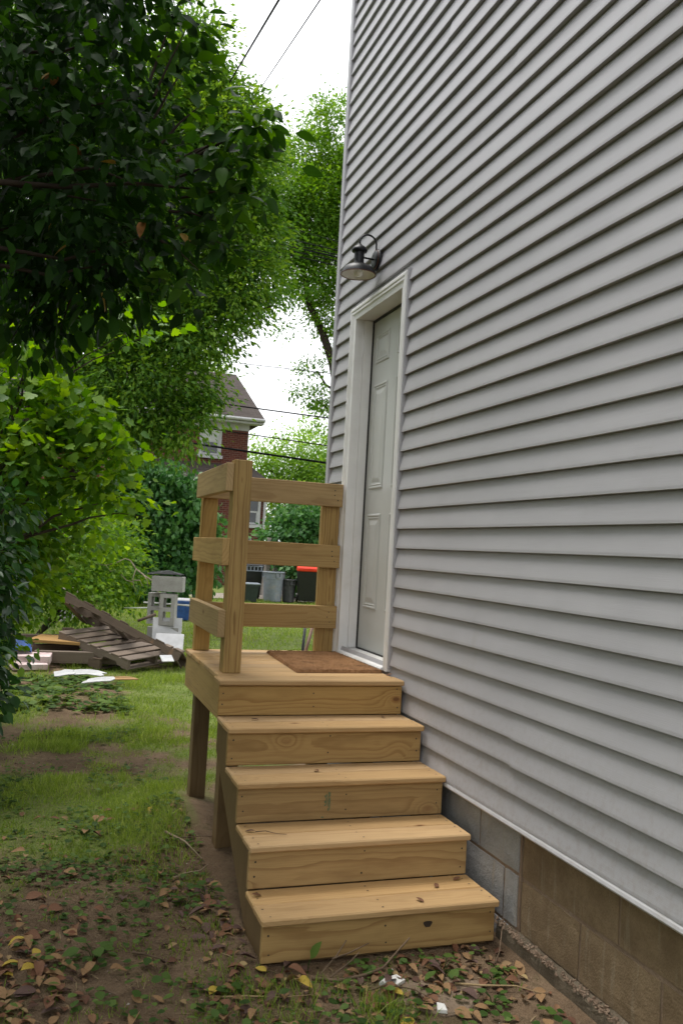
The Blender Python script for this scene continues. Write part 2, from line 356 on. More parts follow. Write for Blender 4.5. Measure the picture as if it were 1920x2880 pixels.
# foundation: blocks of two courses with recessed mortar, concrete footing with crumbled mortar on it
m = MB().box((.0375, Y_END, -.5), (.24, .176, .462)); m.build('mortar_bed', MAT['mortar'], house)
m = MB().box((.0285, .176, -.5), (.24, Y_COR - .02, .462)); m.build('mortar_bed', MAT['mortar'], house)
def rough_block(y0, y1, z0, z1, x0, mat):
    g = .0065; ny, nz = 6, 4; v = []; f = []
    for j in range(nz + 1):
        for i in range(ny + 1):
            e = i in (0, ny) or j in (0, nz)
            v.append((x0 + (.004 if e else random.uniform(-.0012, .0012)), y0 + g + (y1-y0-2*g) * i / ny + (random.uniform(-.002, .002) if i in (0, ny) else 0), z0 + g + (z1-z0-2*g) * j / nz + (random.uniform(-.0015, .0015) if j in (0, nz) else 0)))
    n0 = len(v)
    f = [(j*(ny+1)+i, j*(ny+1)+i+1, (j+1)*(ny+1)+i+1, (j+1)*(ny+1)+i) for j in range(nz) for i in range(ny)]
    ring = [i for i in range(ny)] + [(j)*(ny+1)+ny for j in range(nz)] + [nz*(ny+1)+ny-i for i in range(ny)] + [(nz-j)*(ny+1) for j in range(nz)]
    v += [(x0 + .05, v[i][1], v[i][2]) for i in ring]; L = len(ring)
    f += [(ring[i], n0 + i, n0 + (i+1) % L, ring[(i+1) % L]) for i in range(L)]
    MB().add(v, f).build('concrete_block', mat, house)
for z0, z1, off in ((.256, .460, 0.0), (.052, .254, .205)):
    y = .180 - (.0 if off == 0 else .0)
    edges = [.178] + [(-.41 if off == 0 else -.205) - .41 * i for i in range(16)]
    if off == 0: edges = [.178, -.000, -.41 + .0] + [-.82 - .41 * i for i in range(14)]; edges.pop(1)
    for a, b in zip(edges[1:], edges[:-1]): rough_block(a, b, z0, z1, .030, MAT['block_tan'])
for z0, z1, e in ((.268, .460, [.182, .50, .91, 1.32, 1.73, 2.14, 2.55, 2.69]), (.064, .266, [.182, .29, .70, 1.11, 1.52, 1.93, 2.34, 2.69]), (-.14, .062, [.182, .50, .91, 1.32, 1.73, 2.14, 2.55, 2.69])):
    for a, b in zip(e[:-1], e[1:]): rough_block(a, b, z0, z1, .020, MAT['block_grey'])
nn = 260; v = []; ys = np.linspace(Y_END, .30, nn)
prf = [(.029, .058), (.020, .056), (.010, .050), (.004, .040), (.004, .020), (.004, -.04), (.006, -.5)]
for y in ys:
    j = .5 + .5 * math.sin(y * 9) ; a = random.uniform(-.006, .008)
    for i, (x, z) in enumerate(prf):
        k_ = 1.0 if i in (1, 2, 3) else .3
        v.append((x + random.uniform(-.005, .004) * k_ + (.004 * j if i < 4 else 0), y, z + (a + random.uniform(-.007, .006)) * k_))
n = len(prf); f = [(a*n+i, a*n+i+1, (a+1)*n+i+1, (a+1)*n+i) for a in range(nn - 1) for i in range(n - 1)]
MB().add(v, f).build('footing', MAT['footing'], house)
m = MB()
for i in range(700):
    y = random.uniform(-1.8, .32); s = random.uniform(.0015, .0055); x = random.uniform(-.004, .028); z = .053 + random.uniform(-.008, .004)
    R = Euler((random.uniform(0, 3), random.uniform(0, 3), random.uniform(0, 3))).to_matrix().to_4x4(); R.translation = (x, y, z)
    m.box((-s, -s * 1.4, -s * .6), (s, s * 1.4, s * .6), R)
tag(m.build('mortar_crumb', MAT['mortar'], house), kind='stuff')
m = MB(); path = [(.018 + random.uniform(-.002, .002), y, .2665 + .004 * math.sin(y * 31) + random.uniform(-.003, .003)) for y in np.arange(.20, .70, .02)]


# ------------------------------------------------------------------ wall lamp
LY, LZ = 1.958, 3.172
lamp = empty('wall_lamp', (-.022, LY, LZ), 'black gooseneck barn lamp with a white lined shade above the door', 'wall lamp')
m = MB().lathe([(0, .030), (.030, .030), (.046, .026), (.054, .020), (.058, .016), (.063, .010), (.064, .0), (0, 0)], 28)
bp_ = m.build('backplate', MAT['black_metal'], lamp, smooth=False, loc=(-.022, LY, LZ), rot=(0, -math.pi/2, 0))
m = MB().lathe([(.0555, .0192), (.0575, .0192), (.0575, .0172), (.0555, .0172)], 28); m.build('trim_ring', MAT['copper'], bp_, loc=(-.0225, LY, LZ), rot=(0, -math.pi/2, 0))
path = [(-.035, LY, LZ + .03), (-.036, LY, LZ + .06)] + [(-.088 + .052 * math.cos(a), LY, LZ + .088 + .052 * math.sin(a)) for a in np.linspace(0.1, math.pi - .1, 13)] + [(-.139, LY, LZ + .085), (-.139, LY, LZ + .06)]
MB().tube(path, .0055, 10).build('gooseneck_arm', MAT['black_metal'], lamp, smooth=True)
MB().tube([(-.04, LY, LZ), (-.12, LY, LZ + .002)], .0055, 10).build('brace_arm', MAT['black_metal'], lamp, smooth=True)
MB().lathe([(0, .078), (.012, .076), (.016, .070), (.030, .062), (.042, .050), (.0465, .040), (.044, .032), (.030, .028), (.0, .028)], 28, (-.139, LY, LZ)).build('cap', MAT['black_metal'], lamp, smooth=True)
MB().lathe([(.029, .032), (.029, -.030), (.033, -.034), (.033, -.040), (.02, -.040)], 28, (-.139, LY, LZ)).build('stem', MAT['black_metal'], lamp, smooth=False)
sh = MB().lathe([(.033, -.038), (.036, -.042), (.055, -.048), (.078, -.060), (.094, -.078), (.102, -.098), (.103, -.103)], 40, (-.139, LY, LZ)).build('shade', MAT['black_metal'], lamp, smooth=True)
MB().lathe([(.0985, -.1028), (.0975, -.098), (.090, -.080), (.074, -.063), (.052, -.052), (.0, -.046)], 40, (-.139, LY, LZ)).build('shade_lining', MAT['lamp_in'], sh, smooth=True)
MB().lathe([(.103, -.1032), (.1042, -.1052), (.098, -.1052), (.0984, -.1028)], 40, (-.139, LY, LZ)).build('shade_rim', MAT['copper'], sh, smooth=True)
MB().lathe([(0, -.052), (.014, -.054), (.016, -.066), (.026, -.080), (.029, -.090), (.024, -.106), (.012, -.114), (0, -.116)], 20, (-.139, LY, LZ)).build('bulb', MAT['bulb'], lamp, smooth=True)

# ------------------------------------------------------------------ the porch: steps, deck, railing
porch = empty('wooden_porch', (-.48, 1.3, 0.0), 'new yellow pine porch with five steps and a three rail railing by the door', 'porch')
RISE, RUN, YN = .1685, .2505, .219
def board(name, x0, x1, y0, y1, z0, z1, mat, parent=porch, bev=.003, jit=0.0, rot=None):
    """a sawn board whose grain runs along its longest side"""
    sz = [x1 - x0, y1 - y0, z1 - z0]; c = ((x0+x1)/2, (y0+y1)/2, (z0+z1)/2); ax = sz.index(max(sz))
    ot = [i for i in range(3) if i != ax]; wide = ot[0] if sz[ot[0]] >= sz[ot[1]] else ot[1]; thin = [i for i in ot if i != wide][0]
    L, W, T = sz[ax], sz[wide], sz[thin]
    me = MB().box((-L/2, -W/2, -T/2), (L/2, W/2, T/2)).mesh(name, bev)
    R = Matrix.Identity(3)
    ex = Vector([1.0 if i == ax else 0 for i in range(3)]); ey = Vector([1.0 if i == wide else 0 for i in range(3)]); ez = ex.cross(ey)
    for i in range(3): R[i][0] = ex[i]; R[i][1] = ey[i]; R[i][2] = ez[i]
    e = R.to_euler()
    if jit: e = (Euler((random.uniform(-jit, jit), random.uniform(-jit, jit), random.uniform(-jit, jit))).to_matrix() @ R).to_euler()
    if rot is not None: e = (Euler(rot).to_matrix() @ R).to_euler()
    return link(name, me, mat, parent, c, e)
XL, XRt = -.957, -.033
for i in range(4):
    z = DZ - (4 - i) * RISE; y = YN + i * RUN
    xl, xr = XL + random.uniform(-.004, .004), XRt + random.uniform(-.004, .004)
    board('tread_board', xl, xr, y, y + .138, z - .0254, z, MAT['tread'], bev=.005, jit=.0012)
    board('tread_board', xl + .003, xr - .002, y + .1415, y + .2775, z - .0254, z - .0006, MAT['tread'], bev=.005, jit=.0012)
    b = .004 if i else .003
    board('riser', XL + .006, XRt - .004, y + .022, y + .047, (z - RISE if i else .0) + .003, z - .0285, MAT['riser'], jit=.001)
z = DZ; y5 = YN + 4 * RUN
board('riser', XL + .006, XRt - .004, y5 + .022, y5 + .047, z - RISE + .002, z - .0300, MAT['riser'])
board('tread_board', XL + .0, XRt - .001, y5, y5 + .138, z - .0254, z, MAT['tread'], bev=.005)
yb = y5 + .1415; DECKL = -.928
while yb < 2.38:
    board('deck_board', DECKL + random.uniform(-.003, .003), -.046, yb, min(yb + .138, 2.405), z - .0254, z - .0005, MAT['tread'], bev=.004); yb += .1415
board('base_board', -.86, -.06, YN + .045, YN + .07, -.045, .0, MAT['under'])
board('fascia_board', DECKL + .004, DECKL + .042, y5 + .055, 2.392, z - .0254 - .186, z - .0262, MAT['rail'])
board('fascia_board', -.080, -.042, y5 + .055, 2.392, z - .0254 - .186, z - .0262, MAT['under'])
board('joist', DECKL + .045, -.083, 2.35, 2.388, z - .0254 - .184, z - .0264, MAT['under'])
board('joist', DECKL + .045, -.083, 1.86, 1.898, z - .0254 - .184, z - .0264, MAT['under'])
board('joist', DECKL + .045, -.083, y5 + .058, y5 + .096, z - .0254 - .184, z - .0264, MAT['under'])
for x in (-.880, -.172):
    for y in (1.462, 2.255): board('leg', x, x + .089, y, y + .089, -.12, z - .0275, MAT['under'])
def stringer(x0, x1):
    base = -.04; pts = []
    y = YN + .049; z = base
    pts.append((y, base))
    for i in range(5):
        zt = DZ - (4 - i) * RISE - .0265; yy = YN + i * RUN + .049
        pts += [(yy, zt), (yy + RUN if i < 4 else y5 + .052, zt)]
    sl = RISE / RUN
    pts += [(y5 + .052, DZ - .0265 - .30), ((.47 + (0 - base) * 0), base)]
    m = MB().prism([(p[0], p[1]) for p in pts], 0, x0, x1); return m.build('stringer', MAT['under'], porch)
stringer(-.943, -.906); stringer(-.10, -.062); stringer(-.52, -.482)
# railing
board('post', -.901, -.812, 1.438, 1.527, DZ + .0005, 1.880, MAT['post'])
board('post', -.893, -.804, 2.3295, 2.395, DZ + .0005, 1.858, MAT['post'])
board('post', -.160, -.045, 2.3295, 2.3675, DZ + .0005, 1.862, MAT['post'])
for z0, z1 in ((1.728, 1.867), (1.354, 1.493), (.985, 1.122)):
    board('rail', -.892, -.0430, 2.290, 2.3285, z0, z1, MAT['rail'], jit=.002)
for z0, z1 in ((1.722, 1.861), (1.358, 1.492), (1.008, 1.142)):
    board('rail', -.9395, -.9020, 1.440, 2.300, z0, z1, MAT['rail'], jit=.002)
# screw heads, knot hole, ink stamp
m = MB()
def screw(p, n):
    n = Vector(n); q = n.to_track_quat('Z', 'Y').to_matrix().to_4x4(); q.translation = Vector(p) + n * .0008
    r = random.uniform(.0032, .0046); v = [q @ Vector((r * math.cos(a), r * math.sin(a), 0)) for a in np.linspace(0, 2 * math.pi, 7)[:-1]]
    m.add(v, [tuple(range(6))])
for i in range(5):
    z = DZ - (4 - i) * RISE; y = YN + i * RUN
    for x in (XL + .03, -.49, XRt - .03):
        for dz in (-.055, -.125): screw((x + random.uniform(-.008, .008), y + .022, z + dz + random.uniform(-.012, .012)), (0, -1, 0))
        for dy in (.035, .10, .18, .24): screw((x + random.uniform(-.01, .01), y + dy + random.uniform(-.01, .01), z + .0008), (0, 0, 1))
for z0 in (1.797, 1.424, 1.054):
    for dx, dz in ((-.075, .03), (-.085, .0), (-.06, -.03)): screw((dx - .015 + random.uniform(-.012, .012), 2.2895, z0 + dz), (0, -1, 0))
    for dy, dz in ((.03, .035), (.035, -.03), (.83, .03), (.83, -.03)): screw((-.9405, 1.44 + dy, z0 + dz), (-1, 0, 0))
for y in (1.40, 1.52, 1.66, 1.8, 1.95, 2.1, 2.25, 2.37):
    for x in (-.925, -.06): screw((x, y, DZ + .0008), (0, 0, 1))
    screw((DECKL + .0035, y, .70), (-1, 0, 0))
tag(m.build('screw_head', MAT['screw'], porch), kind='stuff')
m = MB().add([((.017 + .004 * math.sin(3 * a)) * math.cos(a), (.014 + .003 * math.cos(2 * a)) * math.sin(a), 0) for a in np.linspace(0, 6.283, 17)[:-1]], [tuple(range(16))]); m.build('knot_hole', MAT['screw'], porch, loc=(-.318, YN + .0208, .090), rot=(math.pi/2, 0, 0))
m = MB()
for k_, (x, z0, z1) in enumerate(((-.556, -.03, .04), (-.562, -.035, .042), (-.571, -.012, .04), (-.577, -.02, .03))):
    zz = z0
    while zz < z1:
        h = random.uniform(.002, .0055)
        if random.random() < .75: m.box((x - .0022, YN + 2*RUN + .0205, DZ - 2*RISE - .095 + zz), (x + .0022, YN + 2*RUN + .0225, DZ - 2*RISE - .095 + zz + h))
        zz += h + .0018
m.box((-.590, YN + 2*RUN + .0205, DZ - 2*RISE - .158), (-.580, YN + 2*RUN + .0225, DZ - 2*RISE - .154))
tag(m.build('ink_stamp', m_plain('green_ink', (.10, .17, .10), .8, .1), porch), kind='stuff')

# ------------------------------------------------------------------ ground
def vnoise(x, y, s, seed):
    """smooth value noise on arrays"""
    x = np.asarray(x, float) * s + seed * 13.7; y = np.asarray(y, float) * s + seed * 7.3
    xi = np.floor(x).astype(np.int64); yi = np.floor(y).astype(np.int64); fx = x - xi; fy = y - yi
    fx = fx*fx*(3-2*fx); fy = fy*fy*(3-2*fy)
    def h(a, b):
        n = (a * 374761393 + b * 668265263 + seed * 974634777) & 0x7fffffff
        n = ((n ^ (n >> 13)) * 1274126177) & 0x7fffffff
        return ((n ^ (n >> 16)) & 0xffff) / 65535.0
    return (h(xi, yi)*(1-fx)+h(xi+1, yi)*fx)*(1-fy) + (h(xi, yi+1)*(1-fx)+h(xi+1, yi+1)*fx)*fy
def sstep(a, b, v):
    t = np.clip((v - a) / (b - a), 0, 1); return t*t*(3-2*t)
def gz(x, y):
    x = np.asarray(x, float); y = np.asarray(y, float)
    near = 1 - sstep(9, 16, y)
    z = ((vnoise(x, y, 1.3, 1) - .5) * .05 + (vnoise(x, y, 5.0, 2) - .5) * .022 + (vnoise(x, y, 17, 3) - .5) * .008) * near
    z = z * (.35 + .65 * sstep(.1, .7, np.abs(x + .45)))
    z += .07 * np.exp(-(((x + 1.02) / .20)**2 + ((y - 1.95) / .40)**2))          # loose dirt beside the porch legs
    z -= .03 * np.exp(-(((x + .95) / .12)**2 + ((y - 1.25) / .25)**2))
    z -= .05 * sstep(-.3, -1.2, y) * sstep(-.6, -.1, x)
    z += .08 * np.exp(-(((x + 1.75) / .55)**2 + ((y - 5.3) / .40)**2))           # dug up turf
    z -= .012
    return z
def dirt(x, y):
    """1 on bare soil, 0 in grass"""
    x = np.asarray(x, float); y = np.asarray(y, float)
    n = vnoise(x, y, 1.1, 5) * .55 + vnoise(x, y, 3.3, 6) * .3 + vnoise(x, y, 9, 7) * .15
    base = 1 - sstep(.9, 2.7, y)                                                # foot-worn soil near the steps
    base = np.maximum(base * .80, 1.1 * np.exp(-(((x + 1.15) / .75)**2 + ((y - 4.65) / .5)**2)))
    base = np.maximum(base, .62 * np.exp(-(((x + 1.9) / .6)**2 + ((y - 2.9) / 1.2)**2)))
    base = np.maximum(base, .9 * sstep(-.98, -.86, x) * (1 - sstep(2.0, 2.9, y)))
    base = np.maximum(base, 1.2 * sstep(-3.2, -4.4, x) * (1 - sstep(9, 12, y)) * .8)
    base = np.maximum(base, .50 * (1 - sstep(6.5, 9.0, y))); base = np.minimum(base, .86)
    base = np.maximum(base, 1.25 * sstep(-.55, -.20, x) * (1 - sstep(.3, .6, y)))
    return sstep(.30, .62, base * .72 + (n - .5) * 1.5)
xs = np.concatenate([[-400, -150, -60, -30, -18, -12], np.arange(-8, -3.2, .25), np.arange(-3.2, .3, .035), np.arange(.3, 9, .3), [12, 18, 30, 60, 150, 400]])
ys = np.concatenate([[-300, -100, -40, -15, -8, -5], np.arange(-3.2, -.8, .12), np.arange(-.8, 4, .035), np.arange(4, 9, .09), np.arange(9, 32, .5), [36, 45, 60, 90, 150, 300, 500]])
GX, GY = np.meshgrid(xs, ys); GZ = gz(GX, GY); nx = len(xs)
V = np.stack([GX.ravel(), GY.ravel(), GZ.ravel()], 1)
idx = np.arange(len(ys) * nx).reshape(len(ys), nx)
F = np.stack([idx[:-1, :-1].ravel(), idx[:-1, 1:].ravel(), idx[1:, 1:].ravel(), idx[1:, :-1].ravel()], 1)
b = NB('yard_ground'); p = b.obj(); a = b.n('ShaderNodeAttribute', attribute_name='lc').outputs['Fac']
n1 = b.noise(p, 3.0, 6, .6); n2 = b.noise(p, 24, 5, .65); n3 = b.noise(p, 120, 3)
soil = b.mix(b.step(n1, .3, .7), (.135, .090, .055), (.25, .172, .108)); soil = b.mix(b.math('MULTIPLY', b.step(n2, .4, .7), .5), soil, (.070, .046, .030))
soil = b.mix(b.math('MULTIPLY', b.step(n3, .58, .7), .5), soil, (.27, .20, .14))
turf = b.mix(b.step(n1, .3, .7), (.105, .145, .035), (.17, .22, .055)); turf = b.mix(b.math('MULTIPLY', b.step(n2, .45, .7), .5), turf, (.22, .20, .085))
mossy = b.mix(b.math('MULTIPLY', b.step(b.noise(p, 6, 5), .55, .70), .25), soil, (.07, .085, .025))
c = b.mix(a, turf, mossy)
gm = b.done(b.bsdf(c, .95, .12, 0, b.bump(b.math('ADD', n2, b.math('MULTIPLY', n3, .8)), 1.0, .018)))
ground = link('ground', fast_mesh('ground', V, F, gm, dirt(V[:, 0], V[:, 1])), smooth=True); tag(ground, kind='structure')
# service alley behind the garden
am = m_plain('alley_gravel', (.30, .26, .22), .95, .1, var=.3, scale=6, bump=.6)
v = []; f = []; ax_ = np.linspace(-14, 16, 31)
for x in ax_:
    v += [(x, 20.9 + .12 * math.sin(x), .004), (x, 23.6 + .1 * math.sin(x * 1.3), .004)]
f = [(2*i, 2*i+2, 2*i+3, 2*i+1) for i in range(30)]
tag(MB().add(v, f).build('alley_path', am), kind='structure')

# ------------------------------------------------------------------ leaf and blade builders
def frames(d, nrm):
    d = d / (np.linalg.norm(d, axis=1, keepdims=True) + 1e-9)
    n = nrm - d * np.sum(nrm * d, 1, keepdims=True); n = n / (np.linalg.norm(n, axis=1, keepdims=True) + 1e-9)
    return d, np.cross(n, d), n
def scatter(P, d, nrm, size, tv, tf, width=1.0):
    """copies of a template leaf (x along the leaf) at points P"""
    X, Y, Z = frames(d, nrm); k = len(tv); n = len(P); size = np.asarray(size).reshape(-1, 1, 1)
    w = np.broadcast_to(np.asarray(width, float), (n,)).reshape(-1, 1, 1)
    V = P[:, None, :] + size * (tv[None, :, 0:1] * X[:, None, :] + w * tv[None, :, 1:2] * Y[:, None, :] + tv[None, :, 2:3] * Z[:, None, :])
    F = (tf[None] + (np.arange(n) * k)[:, None, None]).reshape(-1, tf.shape[1])
    return V.reshape(-1, 3), F
T_DIAMOND = (np.array([[0, 0, 0], [.45, -.26, .05], [1, 0, -.06], [.45, .26, .05]]), np.array([[0, 1, 2, 3]]))
T_FOLD = (np.array([[0, 0, 0], [.38, -.27, .07], [.45, 0, -.01], [1, 0, -.12], [.38, .27, .07]]), np.array([[0, 1, 2], [1, 3, 2], [0, 2, 4], [2, 3, 4]]))
def ovate(w=.27, lift=.07, droop=.14, seg=5):
    v = []; f = []
    for i in range(seg + 1):
        t = i / seg; h = w * math.sin(math.pi * t ** .8) ** .85 * (1 - .12 * t); z = -droop * t * t
        v += [(t, -h, z + lift * h / w), (t, 0, z), (t, h, z + lift * h / w)]
    for i in range(seg): f += [(3*i, 3*i+3, 3*i+4, 3*i+1), (3*i+1, 3*i+4, 3*i+5, 3*i+2)]
    return np.array(v), np.array(f)
T_OVATE = ovate(); T_OV3 = ovate(.25, .08, .16, 3); T_BROAD = ovate(.36, .05, .10, 4)
def lobed():
    """mulberry-like lobed leaf"""
    out = [(0, .0), (-.03, .18), (.10, .36), (.34, .40), (.36, .25), (.52, .33), (.72, .24), (.70, .12), (1.0, 0)]
    v = [(x, y, .10 * abs(y) - .12 * x * x) for x, y in out] + [(x, -y, .10 * abs(y) - .12 * x * x) for x, y in out[1:-1]] + [(.35, 0, -.03)]
    n = len(out); m_ = len(v) - 1; f = []
    ringA = list(range(n)); ringB = [0] + list(range(n, m_)) + [n - 1]
    for i in range(n - 1): f.append((ringA[i], m_, ringA[i+1])); f.append((ringB[i], ringB[i+1], m_))
    return np.array(v), np.array(f)
T_LOBED = lobed()
def unit(n):
    v = RNG.normal(size=(n, 3)); return v / np.linalg.norm(v, axis=1, keepdims=True)
def crown_points(blobs, clumps, per, spread, shell=.45):
    """leaf positions in clumps spread through ellipsoids; returns points, outward direction"""
    C = np.array([b[0] for b in blobs], float); R = np.array([b[1] if hasattr(b[1], '__len__') else (b[1],)*3 for b in blobs], float)
    vol = np.prod(R, 1) ** .8; pick = RNG.choice(len(blobs), clumps, p=vol / vol.sum())
    u = unit(clumps); rr = RNG.random(clumps) ** shell
    cc = C[pick] + u * R[pick] * rr[:, None]
    ok = np.ones(clumps, bool)
    P = np.repeat(cc, per, 0); O = np.repeat(u, per, 0); sp = np.repeat(spread * RNG.uniform(.6, 1.4, clumps), per)
    off = RNG.normal(size=P.shape) * sp[:, None] * np.array([1, 1, .6]); P = P + off
    tone = np.repeat(RNG.random(clumps), per)
    return P, O + off / (sp[:, None] + 1e-6) * .5, tone, cc
def foliage(name, blobs, clumps, per, spread, size, T, mat, parent=None, droop=.5, up=.9, shell=.45, width=1.0, kind='stuff'):
    P, O, tone, cc = crown_points(blobs, clumps, per, spread, shell)
    P = P[P[:, 2] > .02]; n = len(P); O = O[:n]; tone = tone[:n]
    d = O + unit(n) * .9 - np.array([0, 0, droop]); nrm = np.array([0, 0, up]) + unit(n) * .75
    sz = size * RNG.uniform(.6, 1.25, n)
    V, F = scatter(P, d, nrm, sz, T[0], T[1], width * RNG.uniform(.8, 1.2, n))
    lc = np.clip(.68 * tone + .32 * RNG.random(n) + RNG.normal(0, .08, n), 0, 1)
    o = link(name, fast_mesh(name, V, F, mat, np.repeat(lc, len(T[0]))), parent=parent, smooth=True)
    if kind: tag(o, kind=kind)
    return o, cc
def branches(name, base, targets, r0, mat, parent, trunk_top=None, seg=7, wig=.12):
    """trunk as one part, each limb as a part of its own"""
    base = Vector(base); top = Vector(trunk_top)
    n = 9; path = []
    for i in range(n):
        t = i / (n - 1); p_ = base.lerp(top, t); p_ += Vector((random.uniform(-1, 1), random.uniform(-1, 1), 0)) * wig * r0 * 4 * (0 < i)
        path.append(p_)
    rad = [r0 * (1.25 if i == 0 else 1) * (1 - .6 * i / (n - 1)) for i in range(n)]
    MB().tube(path, rad, seg + 3).build('trunk', mat, parent, smooth=True)
    for q in targets:
        q = Vector(q); hi = max(base.z + .3, min(top.z, q.z - .25 * (q - base).length)); tt = max(.15, min(1, (hi - base.z) / max(.01, top.z - base.z)))
        k = int(tt * (n - 1)); s = path[k]; pts = []; L = (q - s).length
        for i in range(8):
            t = i / 7; p_ = s.lerp(q, t) + Vector((0, 0, .13 * L * math.sin(math.pi * t))) + Vector((random.uniform(-1, 1), random.uniform(-1, 1), random.uniform(-1, 1))) * .03 * L * (0 < i)
            pts.append(p_)
        rr = min(rad[k] * .6, .045 * L + .01)
        MB().tube(pts, [max(.0025, rr * (1 - .9 * i / 7)) for i in range(8)], seg, cap=False).build('branch', mat, parent, smooth=True)
BARK = m_block('bark', (.05, .04, .03), (.09, .075, .055), (.12, .11, .09)); TWIG = m_plain('twig_bark', (.15, .105, .07), .9, .15, var=.35)
BARKD = m_plain('dark_bark', (.035, .026, .02), .9, .15, var=.3)
L_DARK = m_leaf('evergreen_leaf', (.005, .017, .003), (.010, .034, .005), (.034, .10, .011), .34, .5, .13)
L_SPRAY = m_leaf('evergreen_spray_leaf', (.008, .028, .004), (.020, .065, .008), (.055, .14, .014), .36, .45, .2)
L_BRIGHT = m_leaf('mulberry_leaf', (.045, .125, .014), (.095, .215, .020), (.24, .38, .04), .42, .5, .25)
L_SHRUB = m_leaf('shrub_leaf', (.050, .125, .014), (.105, .215, .024), (.24, .36, .05), .40, .5, .2)
L_MID = m_leaf('elm_leaf', (.030, .084, .014), (.078, .172, .023), (.20, .32, .045), .42, .5, .2)
L_MAPLE = m_leaf('maple_leaf', (.045, .125, .015), (.10, .215, .025), (.20, .34, .042), .44, .5, .2)
L_FAR = m_leaf('far_leaf', (.10, .21, .03), (.16, .29, .04), (.23, .36, .06), .42, .5, .2)
L_IVY = m_leaf('ivy_leaf', (.022, .080, .020), (.058, .165, .042), (.13, .27, .075), .28, .45, .3)
L_WEED = m_leaf('weed_leaf', (.030, .062, .012), (.06, .115, .022), (.13, .20, .045), .3, .55, .15)
L_GRASS = m_leaf('grass_blade', (.10, .155, .026), (.175, .26, .042), (.33, .38, .11), .35, .55, .15)

def A(px, py, D, r): return (at(px, py, D), r)
# near evergreen tree overhanging the yard, upper left
t = empty('evergreen_tree', (-3.35, .75, 0), 'dark glossy broadleaf evergreen tree overhanging the yard, a few yellow leaves', 'tree')
dark_blobs = [A(90, 250, 3.3, .50), A(330, 120, 3.4, .34), A(300, 520, 3.2, .34), A(430, 500, 3.1, .17), A(120, 660, 3.3, .42), A(300, 740, 3.3, .22), A(440, 700, 3.2, .17), A(380, 300, 3.4, .19),
              A(560, 830, 3.3, .12), A(620, 520, 3.1, .13), A(680, 430, 3.05, .06), A(60, 880, 3.5, .20), A(200, 850, 3.5, .14), A(-300, 500, 3.6, .75), A(-120, -220, 3.7, .7), A(300, -150, 3.6, .36),
              A(40, 250, 4.8, .75), A(60, 700, 4.8, .50), A(300, 420, 4.6, .42), A(350, 700, 4.5, .25), A(260, 60, 4.6, .38), A(180, 480, 4.2, .50),
              ((-3.1, .0, 3.9), (1.1, 1.3, .9)), ((-3.6, -1.6, 4.2), (1.3, 1.5, 1.0)), ((-2.6, -1.9, 4.9), (1.2, 1.4, .6)), ((-3.9, 1.2, 3.6), (.9, 1.0, 1.2)), ((-4.6, -.2, 2.6), (.9, 1.6, 1.4)), ((-4.8, -2.4, 3.0), (1.0, 1.8, 1.8)), ((-4.4, .4, 5.2), (1.2, 1.8, 1.1)), ((-4.0, -3.0, 5.4), (1.4, 1.6, 1.0))]  # out-of-view crown masses added to shade the wall and near ground
spr = [A(x, y, d, r) for x, y, d, r in ((610, 400, 3.0, .07), (680, 370, 2.95, .05), (735, 355, 2.9, .04), (640, 460, 3.0, .07), (700, 470, 2.95, .045), (690, 545, 3.0, .05), (600, 620, 3.05, .08), (560, 760, 3.1, .08), (630, 690, 3.1, .05), (520, 90, 3.3, .06), (500, 20, 3.3, .07), (520, 190, 3.3, .07), (560, 300, 3.2, .07), (450, 830, 3.3, .08), (300, 880, 3.4, .08), (620, 560, 3.05, .06), (170, 930, 3.5, .08), (30, 960, 3.5, .09))]
for s_ in spr: foliage('leaf_spray', [s_], 4, 6, .045, .072, T_OVATE, L_SPRAY, t, droop=.5, shell=.6)
for s_ in spr: MB().tube([dark_blobs[2][0] * .4 + np.array(s_[0]) * .6 - np.array([.0, 0, .02]), dark_blobs[2][0] * .2 + np.array(s_[0]) * .8, s_[0]], [.006, .004, .002], 5, cap=False).build('branch', BARKD, t, smooth=True)
foliage('crown', dark_blobs[:8] + dark_blobs[11:22], 1050, 16, .085, .066, T_OV3, L_DARK, t, droop=.75, shell=.5); foliage('crown', dark_blobs[22:], 800, 16, .11, .10, T_OV3, L_DARK, t, droop=.75, shell=.5)
targets = [dark_blobs[i][0] for i in (0, 1, 2, 3, 4, 5, 6, 7, 9, 11, 13, 14, 16, 17, 18)]
branches('x', (-3.35, .75, -.05), targets, .06, BARKD, t, (-3.1, .55, 3.6))
